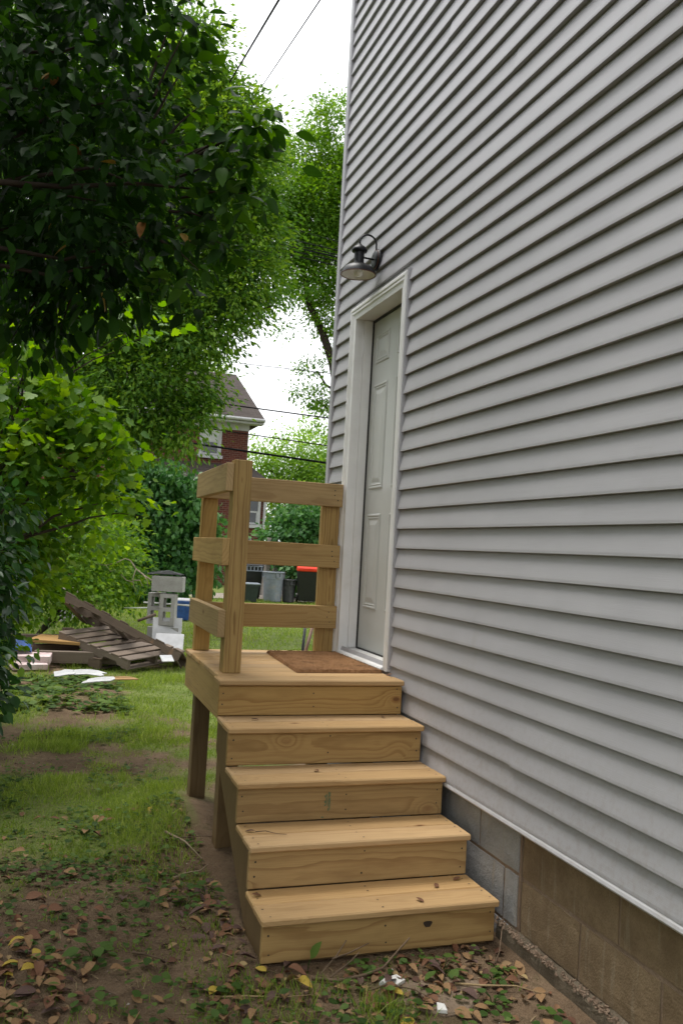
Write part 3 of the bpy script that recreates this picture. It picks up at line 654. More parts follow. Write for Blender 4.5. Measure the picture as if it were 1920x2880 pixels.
def leaf_parts(parent, blobs, n, size, T, mats, weights, droop, name='leaf'):
    mes = []
    for mt in mats:
        for q in range(2):
            me = bpy.data.meshes.new(name); me.from_pydata([tuple(v * size * (1 + .12 * q)) for v in T[0]], [], [tuple(int(i) for i in f) for f in T[1]])
            at_ = me.attributes.new('lc', 'FLOAT', 'POINT'); at_.data.foreach_set('value', np.full(len(T[0]), .25 + .5 * q, np.float32)); me.materials.append(mt)
            me.polygons.foreach_set('use_smooth', [True] * len(me.polygons)); mes.append(me)
    C = np.array([b[0] for b in blobs]); R = np.array([b[1] for b in blobs]); pw = R ** 2 / (R ** 2).sum()
    toward = CAM - C.mean(0)
    for i in range(n):
        k = RNG.choice(len(blobs), p=pw); u = unit(1)[0]
        if u @ toward < 0: u = u - 2 * toward * (u @ toward) / (toward @ toward)
        pos = C[k] + u * R[k] * RNG.uniform(.75, 1.08)
        d = u + unit(1)[0] * .7 - np.array([0, 0, droop]); X, Y, Z = frames(d[None], (np.array([0, 0, 1.0]) + unit(1)[0] * .6)[None])
        Rm = Matrix(((X[0][0], Y[0][0], Z[0][0]), (X[0][1], Y[0][1], Z[0][1]), (X[0][2], Y[0][2], Z[0][2])))
        j = RNG.choice(len(mats), p=weights) * 2 + int(RNG.random() < .5)
        o = bpy.data.objects.new(name, mes[j]); COL.objects.link(o); o.location = pos; o.rotation_euler = Rm.to_euler(); o.scale = (RNG.uniform(.75, 1.15),) * 3; setparent(o, parent)
L_YEL = m_plain('yellow_leaf', (.42, .25, .035), .5, .3, var=.25, scale=40); L_OLD = m_plain('old_leaf', (.20, .085, .02), .6, .3, var=.3, scale=40)
leaf_parts(t, dark_blobs[:13], 280, .082, T_OVATE, [L_DARK, L_YEL, L_OLD], [.955, .025, .02], .7)

# bright saplings and shrubs on the left
t = empty('mulberry_sapling', (-2.75, 3.7, 0), 'bright green mulberry sapling with lobed leaves leaning out under the evergreen', 'sapling')
mul = [A(60, 1120, 6.2, .34), A(200, 1170, 6.2, .30), A(310, 1190, 6.1, .16), A(350, 1250, 6.1, .12), A(120, 1300, 6.1, .36), A(290, 1330, 6.2, .22), A(100, 960, 6.6, .30), A(230, 900, 6.6, .26), A(370, 930, 6.6, .16), A(430, 950, 6.6, .07), A(360, 1400, 6.2, .12), A(-250, 1150, 6.4, .7), A(420, 1440, 6.2, .05), A(60, 820, 6.8, .3)]
foliage('crown', mul, 330, 15, .10, .088, T_LOBED, L_BRIGHT, t, droop=.35, shell=.5)
branches('x', (-2.75, 3.7, -.05), [b_[0] for b_ in mul], .045, BARK, t, at(40, 1250, 6.2))
leaf_parts(t, mul, 170, .092, T_LOBED, [L_BRIGHT], [1.0], .35)
t = empty('leafy_shrub', (-2.35, 4.3, 0), 'yellow green small leaved shrub spilling over the lawn edge below the sapling', 'shrub')
shr = [A(80, 1480, 6.6, .36), A(220, 1480, 6.8, .26), A(150, 1560, 6.8, .20), A(40, 1640, 6.6, .28), A(-10, 1790, 6.5, .26), A(290, 1500, 7.2, .14), A(-150, 1500, 6.5, .7), A(-60, 1740, 6.4, .30)]
foliage('crown', shr, 520, 15, .085, .070, T_BROAD, L_SHRUB, t, droop=.4, shell=.5)
branches('x', (-2.6, 4.1, -.05), [b_[0] for b_ in shr], .03, BARK, t, at(40, 1600, 6.6))
t = empty('drooping_shrub', (-2.35, 1.95, 0), 'dark leaved shrub drooping to the ground at the yard edge', 'shrub')
dro = [A(-110, 1620, 5.0, .30), A(-10, 1720, 4.9, .15), A(-120, 1850, 4.8, .26), A(0, 1850, 4.9, .12), A(-70, 1960, 4.8, .16), A(0, 1560, 5.2, .15), A(-20, 1430, 5.4, .2), A(-250, 1700, 5.0, .5)]
foliage('crown', dro, 260, 14, .075, .075, T_OVATE, m_leaf('drooping_leaf', (.014, .045, .012), (.026, .080, .018), (.055, .13, .03), .28, .42, .3), t, droop=1.1, shell=.5)
foliage('crown', [((-3.05, 1.2, .95), (.45, .8, .95)), ((-3.15, -.4, .9), (.5, .9, .9)), ((-3.1, 2.6, 1.0), (.35, .6, .9))], 420, 14, .10, .085, T_OV3, bpy.data.materials['drooping_leaf'], t, droop=1.0, shell=.45)  # unseen extra foliage added to hold back low light from the left
branches('x', tuple(at(-120, 1960, 5.0) * np.array([1, 1, 0])), [b_[0] for b_ in dro], .025, BARK, t, at(-60, 1680, 5.0))
t = empty('berry_bush', (-1.9, 8.9, 0), 'rounded light green bush behind the wooden pallets', 'bush')
ber = [A(300, 1600, 12.0, .55), A(200, 1560, 11.5, .55), A(120, 1660, 11, .5), A(340, 1520, 12.5, .4), A(230, 1680, 11.2, .4), A(360, 1640, 12.3, .3), A(60, 1560, 11, .6), A(330, 1690, 12, .22)]
foliage('crown', ber, 620, 16, .12, .075, T_FOLD, L_SHRUB, t, droop=.4, shell=.5)
branches('x', (-1.9, 8.9, -.05), [b_[0] for b_ in ber], .04, BARK, t, at(240, 1620, 11.8))
# dead grey branch poking out of the bush
t = empty('dead_branch', tuple(at(400, 1700, 11.6)), 'bare grey forked dead branch hanging beside the concrete block stack', 'branch')
DB = m_plain('grey_twig', (.34, .28, .21), .9, .1, var=.25)
def pxpath(pts, D): return [at(x / 2.6133, 1500 + y / 2.6133, D) for x, y in pts]
MB().tube(pxpath([(1200, 560), (1140, 360), (1060, 310), (1000, 260), (960, 200), (920, 185), (860, 215), (780, 235), (660, 220)], 11.6), [.014, .012, .011, .010, .009, .008, .007, .005, .003], 6).build('twig', DB, t, smooth=True)
for pts in ([(1000, 262), (975, 340), (985, 390), (1005, 425)], [(985, 360), (930, 345), (890, 300)], [(1060, 310), (1085, 350), (1090, 400)], [(780, 235), (815, 280), (850, 265)], [(975, 345), (1030, 345), (1050, 390)]):
    MB().tube(pxpath(pts, 11.58), [.007, .006, .004, .003][:len(pts)], 6).build('twig', DB, t, smooth=True)

# middle tree
t = empty('elm_tree', tuple(at(60, 1700, 15.5) * np.array([1, 1, 0])), 'tall small leaved shade tree with drooping boughs in front of the brick house', 'tree')
elm = [A(430, 330, 15.5, 1.35), A(560, 170, 15.5, .75), A(600, 400, 15.2, 1.05), A(640, 640, 15, .9), A(420, 760, 15.2, 1.5), A(700, 790, 14.8, .6), A(545, 930, 14.6, .78), A(400, 1090, 14.6, 1.0), A(545, 1080, 14.5, .45), A(250, 1000, 15, 1.1), A(250, 600, 16, 1.9), A(100, 250, 16.5, 1.8), A(-250, 700, 16.5, 2.4),
       A(640, 850, 14.6, .60), A(550, 70, 15.6, .42), A(640, 300, 15.4, .55), A(740, 560, 15, .42), A(500, 1190, 14.5, .6), A(585, 1150, 14.5, .22), A(330, 1230, 14.6, .6), A(760, 850, 14.8, .25), A(470, 560, 16, 1.5), A(-100, 1100, 16, 1.2), A(690, 480, 15, .5), A(700, 650, 15, .55), A(770, 700, 14.9, .3), A(700, 380, 15.3, .55), A(760, 440, 15.3, .35), A(520, 330, 15.3, .9), A(620, 760, 14.9, .8)]
foliage('crown', elm, 6300, 38, .19, .11, T_DIAMOND, L_MID, t, droop=.65, shell=.42, width=.85)
branches('x', tuple(at(60, 1700, 15.5) * np.array([1, 1, 0])), [b_[0] for b_ in elm], .24, BARKD, t, at(120, 700, 15.6))
# right hand tree behind the house corner
bx_ = at(1070, 1600, 28.5) * np.array([1, 1, 0])
t = empty('maple_tree', tuple(bx_), 'tall maple with an open crown and bare limb showing beside the house corner', 'tree')
map_ = [A(930, 330, 28, .70), A(870, 440, 28, .95), A(800, 560, 27.5, 1.1), A(900, 600, 28, 1.5), A(760, 440, 27.5, .6), A(880, 760, 28, 1.3), A(800, 700, 27.6, .8), A(930, 900, 28, .7), A(780, 830, 27.6, .5), A(870, 1040, 28, .42), A(900, 1130, 28, .50), A(840, 1110, 28, .2), A(930, 1010, 28, .3), A(1120, 600, 29, 2.8), A(1150, 1000, 29, 2.2), A(730, 620, 27.5, .5), A(960, 480, 28, .9), A(800, 930, 27.8, .28), A(890, 1210, 28, .25)]
foliage('crown', map_, 4200, 30, .20, .125, T_DIAMOND, L_MAPLE, t, droop=.45, shell=.42)
branches('x', tuple(bx_), [map_[i][0] for i in (0, 1, 2, 3, 5, 6, 10, 9, 13, 14, 16)], .26, BARKD, t, at(1000, 600, 28.6))
MB().tube([at(965, 1180, 27.9), at(935, 1020, 27.9), at(905, 930, 27.9), at(870, 860, 27.9), at(850, 740, 27.9)], [.17, .14, .12, .10, .07], 9).build('limb', BARKD, t, smooth=True)
# far trees
for lab, bl, n, base, mat, sz in (('pale green tree far beyond the alley, right of the brick house', [A(800, 1340, 50, 2.2), A(890, 1290, 50, 2.4), A(720, 1310, 49, 1.6), A(960, 1380, 50, 3), A(760, 1430, 48, 1.5), A(860, 1450, 48, 2)], 1300, (840, 1580, 50), L_FAR, .21),
                       ('broad green tree far behind the elm on the left', [A(100, 1250, 40, 3.4), A(330, 1200, 42, 3.2), A(-200, 1000, 40, 4.5), A(200, 1420, 38, 2.4), A(0, 1450, 36, 2.6)], 1000, (80, 1560, 40), L_MAPLE, .24),
                       ('bright green tree behind the ridge of the brick house', [A(480, 1060, 55, 3.0), A(560, 1030, 56, 2.2), A(400, 1000, 56, 3.0)], 500, (470, 1540, 55), L_FAR, .23)):
    bp0 = at(*base) * np.array([1, 1, 0]); t = empty('background_tree', tuple(bp0), lab, 'tree')
    foliage('crown', bl, n, 22, .42, sz, T_DIAMOND, mat, t, droop=.4, shell=.45)
    branches('x', tuple(bp0), [b_[0] for b_ in bl[:4]], .35, BARKD, t, tuple((bp0 * np.array([1, 1, 0]) + bl[0][0] * np.array([0, 0, 1.0]))))
# belt of trees added on the left to block low sky light
belt = [((-7.0 + .8 * math.sin(y * 1.3), y, 3.2 + .6 * math.sin(y * .9)), (1.6, 1.7, 3.1)) for y in np.arange(-9, 12.5, 2.0)]
o, _c = foliage('sky_block_trees', belt, 900, 16, .30, .24, T_DIAMOND, L_MID, None, droop=.5, shell=.4); tag(o, 'mass of trees added behind the left shrubs to block low sky light', 'trees')
# ivy covered mass and hedge by the bins
bp0 = at(440, 1700, 20.5) * np.array([1, 1, 0])
t = empty('ivy_thicket', tuple(bp0), 'dense dark green ivy thicket beyond the concrete block stack', 'thicket')
ivy = [A(450, 1400, 20.5, .85), A(400, 1500, 20.5, 1.0), A(510, 1480, 20.3, .75), A(350, 1590, 20.3, .9), A(460, 1600, 20.2, .9), A(540, 1590, 20.3, .55), A(400, 1340, 20.6, .55), A(520, 1390, 20.5, .45), A(300, 1450, 20.6, .9), A(560, 1480, 20.5, .5)]
foliage('crown', ivy, 1500, 16, .16, .15, T_FOLD, L_IVY, t, droop=1.3, up=.35, shell=.28, width=1.35)
MB().box((bp0[0]-.9, bp0[1]+.1, 0), (bp0[0]+.75, bp0[1]+.8, 2.1)).build('dark_core', BARKD, t, bevel=.2)  # added dark box standing in for the shade deep inside the ivy
bp0 = at(830, 1660, 26.0) * np.array([1, 1, 0])
t = empty('hydrangea_hedge', tuple(bp0), 'large leaved green hedge bush behind the rubbish bins', 'hedge')
hed = [A(800, 1530, 26, .70), A(880, 1500, 26, .85), A(760, 1570, 25.6, .45), A(850, 1590, 25.6, .75), A(920, 1560, 26, .8), A(820, 1460, 26.2, .5), A(735, 1540, 25.8, .22)]
foliage('crown', hed, 620, 16, .17, .17, T_FOLD, L_IVY, t, droop=.8, up=.6, shell=.35, width=1.35)
branches('x', tuple(bp0), [b_[0] for b_ in hed], .05, BARK, t, at(840, 1560, 26))
# grass: blades as one mesh, thick where the soil is not bare
def blades(n, x0, x1, y0, y1, hmin, hmax, w, keep, name, label):
    x = RNG.uniform(x0, x1, n); y = RNG.uniform(y0, y1, n); dm = dirt(x, y)
    tuft = vnoise(x, y, 2.2, 11); pr_ = (1 - dm) * (.35 + .65 * tuft) + keep * (vnoise(x, y, 7, 12) > .72)
    pr_ = pr_ + .35 * np.exp(-((x + 1.12) / .16) ** 2) * (y < 2.6)
    ok = RNG.random(n) < pr_
    ok &= ~((x > -.955) & (y > .22) & (y < 2.45) & (x < .1)) & (x < np.where(y < 2.8, -.03, 99))
    x, y, tuft = x[ok], y[ok], tuft[ok]; n = len(x); z = gz(x, y)
    P = np.stack([x, y, z - .004], 1); h = RNG.uniform(hmin, hmax, n) * (.45 + 1.3 * tuft ** 3) * (1 + .8 * (vnoise(x, y, 6.5, 14) > .74))
    d = np.stack([RNG.normal(0, .38, n), RNG.normal(0, .38, n), np.ones(n)], 1); nr = unit(n); nr[:, 2] *= .2
    tv = np.array([[0, -.5, 0], [0, .5, 0], [.55, .36, .05], [.55, -.36, .05], [1, 0, .24]]); tf3 = np.array([[0, 1, 2], [0, 2, 3], [3, 2, 4]])
    V, F = scatter(P, d, nr, h, tv, tf3, w / h * RNG.uniform(.7, 1.3, n))
    lc = np.clip(RNG.normal(.45, .2, n) + (tuft - .5) * .4, 0, 1)
    o = link(name, fast_mesh(name, V, F, L_GRASS, np.repeat(lc, 5))); tag(o, label, 'grass', kind='stuff')
blades(150000, -3.1, -.1, -.6, 4.2, .015, .060, .0036, .45, 'grass', 'sparse short grass growing round the bare soil by the steps')
blades(110000, -3.4, 2.6, 3.6, 9.5, .025, .075, .0062, .05, 'lawn_grass', 'lush green lawn grass round the wooden pallets')
blades(70000, -4, 9, 9, 21, .04, .10, .013, 0, 'lawn_grass', 'bright mown lawn running back to the bins')
# crumbs of soil, grit and straw bits
n = 9000; x = RNG.uniform(-2.6, -.04, n); y = RNG.uniform(-.6, 4.2, n); ok = (RNG.random(n) < .15 + dirt(x, y)) & ~((x > -.95) & (y > .23) & (y < 2.4)); x, y = x[ok], y[ok]; n = len(x)
tv = np.array([[-.5, 0, 0], [0, -.4, .05], [.5, .05, 0], [.05, .45, 0], [0, 0, .42]]); tf3 = np.array([[0, 1, 4], [1, 2, 4], [2, 3, 4], [3, 0, 4]])
V, F = scatter(np.stack([x, y, gz(x, y) - .001], 1), unit(n) * np.array([1, 1, .15]), np.array([0, 0, 1.0]) + unit(n) * .3, RNG.gamma(2.0, .0032, n) + .002, tv, tf3)
b = NB('soil_crumb'); gc = b.ramp(b.n('ShaderNodeAttribute', attribute_name='lc').outputs['Fac'], [(0, (.05, .032, .02)), (.6, (.12, .08, .05)), (.93, (.19, .14, .095)), (1, (.42, .40, .36))])
tag(link('soil_crumb', fast_mesh('soil_crumb', V, F, b.done(b.bsdf(gc, .95, .1)), np.repeat(RNG.random(n), 5))), 'loose crumbs of soil and grit on the bare ground', 'soil crumbs', kind='stuff')
n = 1500; x = RNG.uniform(-2.6, -.04, n); y = RNG.uniform(-.6, 5.2, n); ok = ~((x > -.95) & (y > .23) & (y < 2.4)); x, y = x[ok], y[ok]; n = len(x); a_ = RNG.uniform(0, 6.28, n)
V, F = scatter(np.stack([x, y, gz(x, y) + .003], 1), np.stack([np.cos(a_), np.sin(a_), RNG.normal(0, .08, n)], 1), np.array([0, 0, 1.0]) + unit(n) * .3, RNG.uniform(.02, .07, n), np.array([[0, -.025, 0], [0, .025, 0], [.5, .025, .05], [.5, -.025, .05], [1, 0, 0]]), np.array([[0, 1, 2], [0, 2, 3], [3, 2, 4]]))
tag(link('straw_bits', fast_mesh('straw_bits', V, F, m_plain('dry_straw', (.27, .20, .115), .85, .15, var=.4, scale=3))), 'short bits of dry straw and stalk strewn over the soil', 'straw', kind='stuff')
# low weeds with round leaves
def weeds(n, name, label, region, size, cl):
    cx = RNG.uniform(region[0], region[1], cl); cy = RNG.uniform(region[2], region[3], cl)
    k = RNG.integers(0, cl, n); x = cx[k] + RNG.normal(0, .075, n); y = cy[k] + RNG.normal(0, .075, n)
    ok = (vnoise(x, y, 1.6, 21) > .38) & ~((x > -.96) & (y > .20) & (x < .1)) & (x < -.02); x, y = x[ok], y[ok]; n = len(x)
    P = np.stack([x, y, gz(x, y) + RNG.uniform(.006, .035, n)], 1)
    a_ = RNG.uniform(0, 2 * math.pi, n); d = np.stack([np.cos(a_), np.sin(a_), RNG.uniform(-.25, .35, n)], 1)
    V, F = scatter(P, d, np.array([0, 0, 1.0]) + unit(n) * .35, size * RNG.uniform(.35, 1.5, n), T_BROAD[0], T_BROAD[1], RNG.uniform(.9, 1.3, n))
    o = link(name, fast_mesh(name, V, F, L_WEED, np.repeat(RNG.random(n), len(T_BROAD[0]))), smooth=True); tag(o, label, 'weeds', kind='stuff')
weeds(7000, 'ground_weeds', 'small round leaved weeds and ground ivy on the bare soil', (-2.6, -.1, -.5, 4.2), .028, 330)
weeds(2600, 'ground_weeds', 'taller leafy weeds on the dug up turf before the pallets', (-2.8, -.6, 4.9, 7.0), .065, 110)

# ------------------------------------------------------------------ fallen leaves, twigs, chips near the steps
def dry_leaf_mesh(q, col):
    w = .26 + .05 * (q % 3); v, f = ovate(w, .10 + .05 * (q % 2), .10 - .12 * (q % 3), 5)
    cur = .35 + .25 * q; v = v.copy(); v[:, 0] -= .5
    v[:, 2] += .10 * np.sin(v[:, 0] * 3 + q) + cur * .5 * v[:, 1] ** 2 * (1 if q % 2 else -.6); v[:, 2] -= v[:, 2].min()
    me = bpy.data.meshes.new('fallen_leaf'); me.from_pydata([tuple(p) for p in v], [], [tuple(int(i) for i in a) for a in f]); me.materials.append(col)
    me.polygons.foreach_set('use_smooth', [True] * len(me.polygons)); return me, v, f
LCOL = [('tan', m_plain('leaf_tan', (.26, .155, .075), .75, .2, var=.35, scale=60), .40), ('rusty brown', m_plain('leaf_rust', (.175, .085, .048), .75, .2, var=.35, scale=60), .30), ('dull purple brown', m_plain('leaf_purple', (.115, .070, .058), .8, .2, var=.35, scale=60), .26), ('pale yellow', m_plain('leaf_yellow', (.42, .30, .05), .7, .2, var=.3, scale=60), .03)]
VAR = [[dry_leaf_mesh(q, c[1]) for q in range(4)] for c in LCOL]
def leaf_spot(n):
    """where leaves gather: along the steps, at the left edge and in the corner by the wall"""
    out = []
    while len(out) < n:
        r = random.random()
        if r < .45: x, y = random.uniform(-2.3, -.05), random.uniform(-.45, 2.2)
        elif r < .68: x, y = random.gauss(-.35, .28), random.gauss(.02, .13)
        elif r < .84: x, y = random.gauss(-1.75, .12), random.gauss(.25, .18)
        else: x, y = random.gauss(-1.02, .08), random.uniform(-.2, 1.1)
        if x > -.035 or (x > -.965 and y > .235): continue
        out.append((x, y))
    return out
def pose(o, x, y, size, z=None, tilt=.35):
    o.rotation_euler = (random.uniform(-tilt, tilt), random.uniform(-tilt, tilt), random.uniform(0, 6.28)); o.scale = (size,) * 3
    o.location = (x, y, (float(gz(x, y)) if z is None else z) + .004 + .16 * size * tilt)
spots = leaf_spot(300)
for (x, y) in spots:
    ci = random.choices(range(4), [c[2] for c in LCOL])[0]; o = bpy.data.objects.new('fallen_leaf', random.choice(VAR[ci])[0]); COL.objects.link(o); pose(o, x, y, random.uniform(.038, .075))
    tag(o, '%s dry fallen leaf lying on the soil around the steps' % LCOL[ci][0], 'leaf', '%s leaves fallen on the soil' % LCOL[ci][0])
# the rest as litter
P = np.array(leaf_spot(520)); vv, ff = VAR[0][1][1:]; n = len(P); a_ = RNG.uniform(0, 6.28, n)
V, F = scatter(np.stack([P[:, 0], P[:, 1], gz(P[:, 0], P[:, 1]) + .004], 1), np.stack([np.cos(a_), np.sin(a_), RNG.normal(0, .2, n)], 1), np.array([0, 0, 1.0]) + unit(n) * .35, RNG.uniform(.018, .045, n), vv, ff)
b = NB('leaf_litter'); at_ = b.n('ShaderNodeAttribute', attribute_name='lc').outputs['Fac']
lm = b.done(b.bsdf(b.ramp(at_, [(0, (.07, .04, .03)), (.4, (.17, .075, .04)), (.8, (.24, .15, .08)), (1, (.35, .26, .12))]), .8, .2))
tag(link('leaf_litter', fast_mesh('leaf_litter', V, F, lm, np.repeat(RNG.random(n), len(vv)))), 'small broken dry leaf litter scattered over the soil', 'leaf litter', kind='stuff')
# leaves on the steps
for (i, x, dy, lab) in ((0, -.93, .215, 'curled brown leaf at the open end of the lowest tread'), (0, -.34, .055, 'thin brown leaf on the front edge of the lowest tread'), (0, -.215, .175, 'dark pointed leaf at the back of the lowest tread'), (0, -.10, .225, 'small tan leaf by the wall on the lowest tread'), (1, -.915, .17, 'brown leaf beside the twig on the second tread'),
                        (2, -.58, .15, 'tiny brown leaf in the middle of the third tread'), (3, -.80, .17, 'dark leaf scrap on the fourth tread'), (3, -.16, .20, 'curled leaf by the wall on the fourth tread'), (4, -.045, .17, 'flat brown leaf below the door casing')):
    o = bpy.data.objects.new('dry_leaf', VAR[1 if i % 2 == 0 else 2][0][0]); COL.objects.link(o); pose(o, x, YN + i * RUN + dy, .040, DZ - (4 - i) * RISE - .002, .12); tag(o, lab, 'leaf')
def twig(pts, r, label, name='twig', side=(), mat=TWIG):
    o = MB().tube(pts, [r * (1 - .6 * i / (len(pts) - 1)) for i in range(len(pts))], 6)
    for s in side: o.tube(s, [r * .6, r * .45, r * .3][:len(s)], 5)
    return tag(o.build(name, mat, smooth=True), label, 'twig')
def gp(x, y, h=.01): return (x, y, float(gz(x, y)) + h)
twig([(-.90, YN + RUN + .155, .336), (-.86, YN + RUN + .15, .339), (-.82, YN + RUN + .12, .336), (-.785, YN + RUN + .105, .336)], .0022, 'thin dark twig lying on the second tread')
twig([gp(-.80, .12), gp(-.72, .085, .015), gp(-.62, .09, .02), gp(-.55, .10, .03), gp(-.48, .13, .07), gp(-.43, .15, .10)], .006, 'grey forked stick leaning on the lowest riser', side=([gp(-.78, .12), gp(-.70, .16, .06), gp(-.66, .18, .10)], [gp(-.72, .15, .055), gp(-.66, .15, .07), gp(-.58, .165, .09)], [gp(-.74, .10, .02), gp(-.66, .13, .05), gp(-.62, .15, .07)]))
twig([gp(-1.13, .04), gp(-1.05, .03, .012), gp(-.93, .0, .014), gp(-.82, .01, .012)], .003, 'long straight straw stalk on soil left of the steps', mat=m_plain('straw', (.36, .26, .14), .8, .2))
twig([gp(-1.37, .42), gp(-1.33, .38, .015), gp(-1.27, .33, .012)], .005, 'short thick twig on bare soil left of the steps')
twig([gp(-1.50, .20), gp(-1.47, .16), gp(-1.44, .12)], .005, 'stubby twig on dark soil beside the leaf heap')
twig([gp(-.33, -.02), gp(-.25, -.07, .02), gp(-.14, -.10, .02), gp(-.06, -.16)], .004, 'pale curved stem on the litter by the footing', mat=bpy.data.materials['straw'])
twig([gp(-.66, .0), gp(-.58, -.01, .03), gp(-.50, -.06, .03), gp(-.42, -.16)], .0035, 'arched dry stalk in front of the lowest step')
twig([gp(-.12, .08), gp(-.08, .12, .03), gp(-.045, .17, .09)], .004, 'brown stalk propped against the wall by the lowest step')
twig([gp(-1.10, 1.62, .02), gp(-1.02, 1.50, .03), gp(-.96, 1.36, .015)], .006, 'pale snapped root by the porch leg', mat=m_plain('root', (.32, .25, .17), .9, .1))
twig([gp(-1.20, 1.55, .01), gp(-1.08, 1.56, .02), gp(-.93, 1.52, .04), gp(-.86, 1.55, .02)], .004, 'thin dark root under the porch leg')
twig([gp(-1.12, 1.16, .01), gp(-1.06, 1.20, .012), gp(-.99, 1.22, .02), gp(-.95, 1.26, .03)], .0045, 'curved thin root beside the stringer', mat=bpy.data.materials['root'])
CH = m_plain('white_ceramic', (.70, .69, .66), .5, .4, var=.1)
for pts, c_, lab in (([(-.075, 0), (.02, -.03), (.085, .0), (.06, .05), (-.02, .035)], (-.545, .03), 'triangular white tile shard in front of the lowest step'), ([(-.03, -.02), (.02, -.035), (.035, .015), (.0, .035)], (-.452, -.16), 'small broken white tile chip in the litter')):
    z0 = float(gz(*c_)); me = MB().prism([(c_[0] + p[0] * .6, c_[1] + p[1] * .8) for p in pts], 2, z0 + .008, z0 + .02); tag(me.build('tile_shard', CH, bevel=.001), lab, 'tile shard')
pts = [(.17 * math.cos(a) * (1 + .22 * math.sin(3 * a)), .12 * math.sin(a) * (1 + .15 * math.cos(4 * a))) for a in np.linspace(0, 6.283, 15)[:-1]]
m = MB().prism([(-.41 + p[0], -.06 + p[1]) for p in pts], 2, -.06, float(gz(-.41, -.06)) + .007); tag(m.build('flat_stone', m_block('stone', (.17, .12, .08), (.25, .185, .13), (.15, .11, .07)), bevel=.006), 'flat cracked stone set in the soil before the lowest step', 'stone')

# single leafy weeds one can pick out
def weed_plant(x, y, n, size, label, upright=False):
    z = float(gz(x, y)); o = empty('weed_plant', (x, y, z), label, 'weed')
    me = bpy.data.meshes.new('leaf'); tv, tf = T_BROAD; me.from_pydata([tuple(q * size) for q in tv], [], [tuple(int(i) for i in q) for q in tf]); me.materials.append(L_WEED)
    q_ = me.attributes.new('lc', 'FLOAT', 'POINT'); q_.data.foreach_set('value', np.full(len(tv), random.uniform(.35, .75), np.float32)); me.polygons.foreach_set('use_smooth', [True] * len(me.polygons))
    st = MB()
    for i in range(n):
        a = 2.4 * i + random.uniform(-.3, .3); r = random.uniform(.012, .05) * (size / .05) * (.2 if upright else 1); h = random.uniform(.02, .05) * (size / .05); e = (x + r * math.cos(a), y + r * math.sin(a), z + h)
        st.tube([(x, y, z - .01), (x + r * .4 * math.cos(a), y + r * .4 * math.sin(a), z + h * .7), e], .0016, 5)
        lf = bpy.data.objects.new('leaf', me); COL.objects.link(lf); lf.location = e; lf.rotation_euler = (random.uniform(-.3, .3), -1.1 if upright else random.uniform(-.25, .3), a); lf.scale = (random.uniform(.7, 1.15),) * 3; setparent(lf, o)
    st.build('stem', L_WEED, o)
weed_plant(-.335, .055, 6, .055, 'broad leaved weed in the litter before the lowest step')
weed_plant(-.80, .175, 1, .062, 'single upright leaf growing against the lowest riser', True)
weed_plant(-.19, -.03, 9, .034, 'low round leaved weed patch by the footing')
weed_plant(-.13, .02, 8, .032, 'small round leaved weed close to the wall')
weed_plant(-1.03, .86, 7, .052, 'violet clump beside the lower stringer')
weed_plant(-1.12, .80, 5, .046, 'small violet clump left of the larger one')
weed_plant(-1.50, .42, 6, .060, 'wide leaved weed on the bare soil beside the leaf heap')
weed_plant(-.26, -.16, 7, .036, 'round leaved weed near the broken tile chip')

# ------------------------------------------------------------------ doormat
nx_, ny_ = 60, 90; v = []
def mat_h(a, b_): return .016 + .004 * (vnoise(a * 40, b_ * 40, 1, 31) - .5) + .003 * (vnoise(a * 140, b_ * 140, 1, 32) - .5)
cn = [Vector((-.520, 1.462)), Vector((-.052, 1.470)), Vector((-.048, 2.262)), Vector((-.478, 2.262))]
for j in range(ny_ + 1):
    for i in range(nx_ + 1):
        s_, t_ = i / nx_, j / ny_; q = cn[0].lerp(cn[1], s_).lerp(cn[3].lerp(cn[2], s_), t_); e = i in (0, nx_) or j in (0, ny_)
        q = q + Vector((random.uniform(-.002, .002), random.uniform(-.002, .002)))
        v.append((q.x, q.y, DZ + (.0015 if e else float(mat_h(s_, t_)) + random.uniform(-.0012, .0012))))
f = [(j*(nx_+1)+i, j*(nx_+1)+i+1, (j+1)*(nx_+1)+i+1, (j+1)*(nx_+1)+i) for j in range(ny_) for i in range(nx_)]
b = NB('coir'); p = b.obj(); cc_ = b.mix(b.step(b.noise(p, 9, 6, .7), .35, .7), (.27, .145, .070), (.175, .09, .042)); cc_ = b.mix(b.math('MULTIPLY', b.step(b.noise(p, 5, 5, .7, 1.0), .56, .68), .7), cc_, (.07, .04, .025)); cc_ = b.mix(b.math('MULTIPLY', b.step(b.noise(p, 300, 2), .5, .7), .5), cc_, (.33, .18, .085))
coir = b.done(b.bsdf(cc_, .95, .1, 0, b.bump(b.noise(p, 260, 3), .9, .004)))
dm = tag(MB().add(v, f).build('doormat', coir), 'worn brown coir doormat on the porch deck at the door', 'doormat')
n = 5200; s_ = RNG.random(n); t_ = RNG.random(n)
c4 = np.array([[q.x, q.y] for q in cn]); P2 = (c4[0]*(1-s_)[:, None] + c4[1]*s_[:, None]) * (1-t_)[:, None] + (c4[3]*(1-s_)[:, None] + c4[2]*s_[:, None]) * t_[:, None]
V, F = scatter(np.column_stack([P2, np.full(n, DZ + .012)]), np.stack([RNG.normal(0, 1, n), RNG.normal(0, 1, n), RNG.uniform(.3, 1, n)], 1), unit(n), RNG.uniform(.008, .016, n), np.array([[0, -.05, 0], [0, .05, 0], [1, 0, .1]]), np.array([[0, 1, 2]]))
tag(link('coir_fibre', fast_mesh('coir_fibre', V, F, coir), parent=dm), kind='stuff')

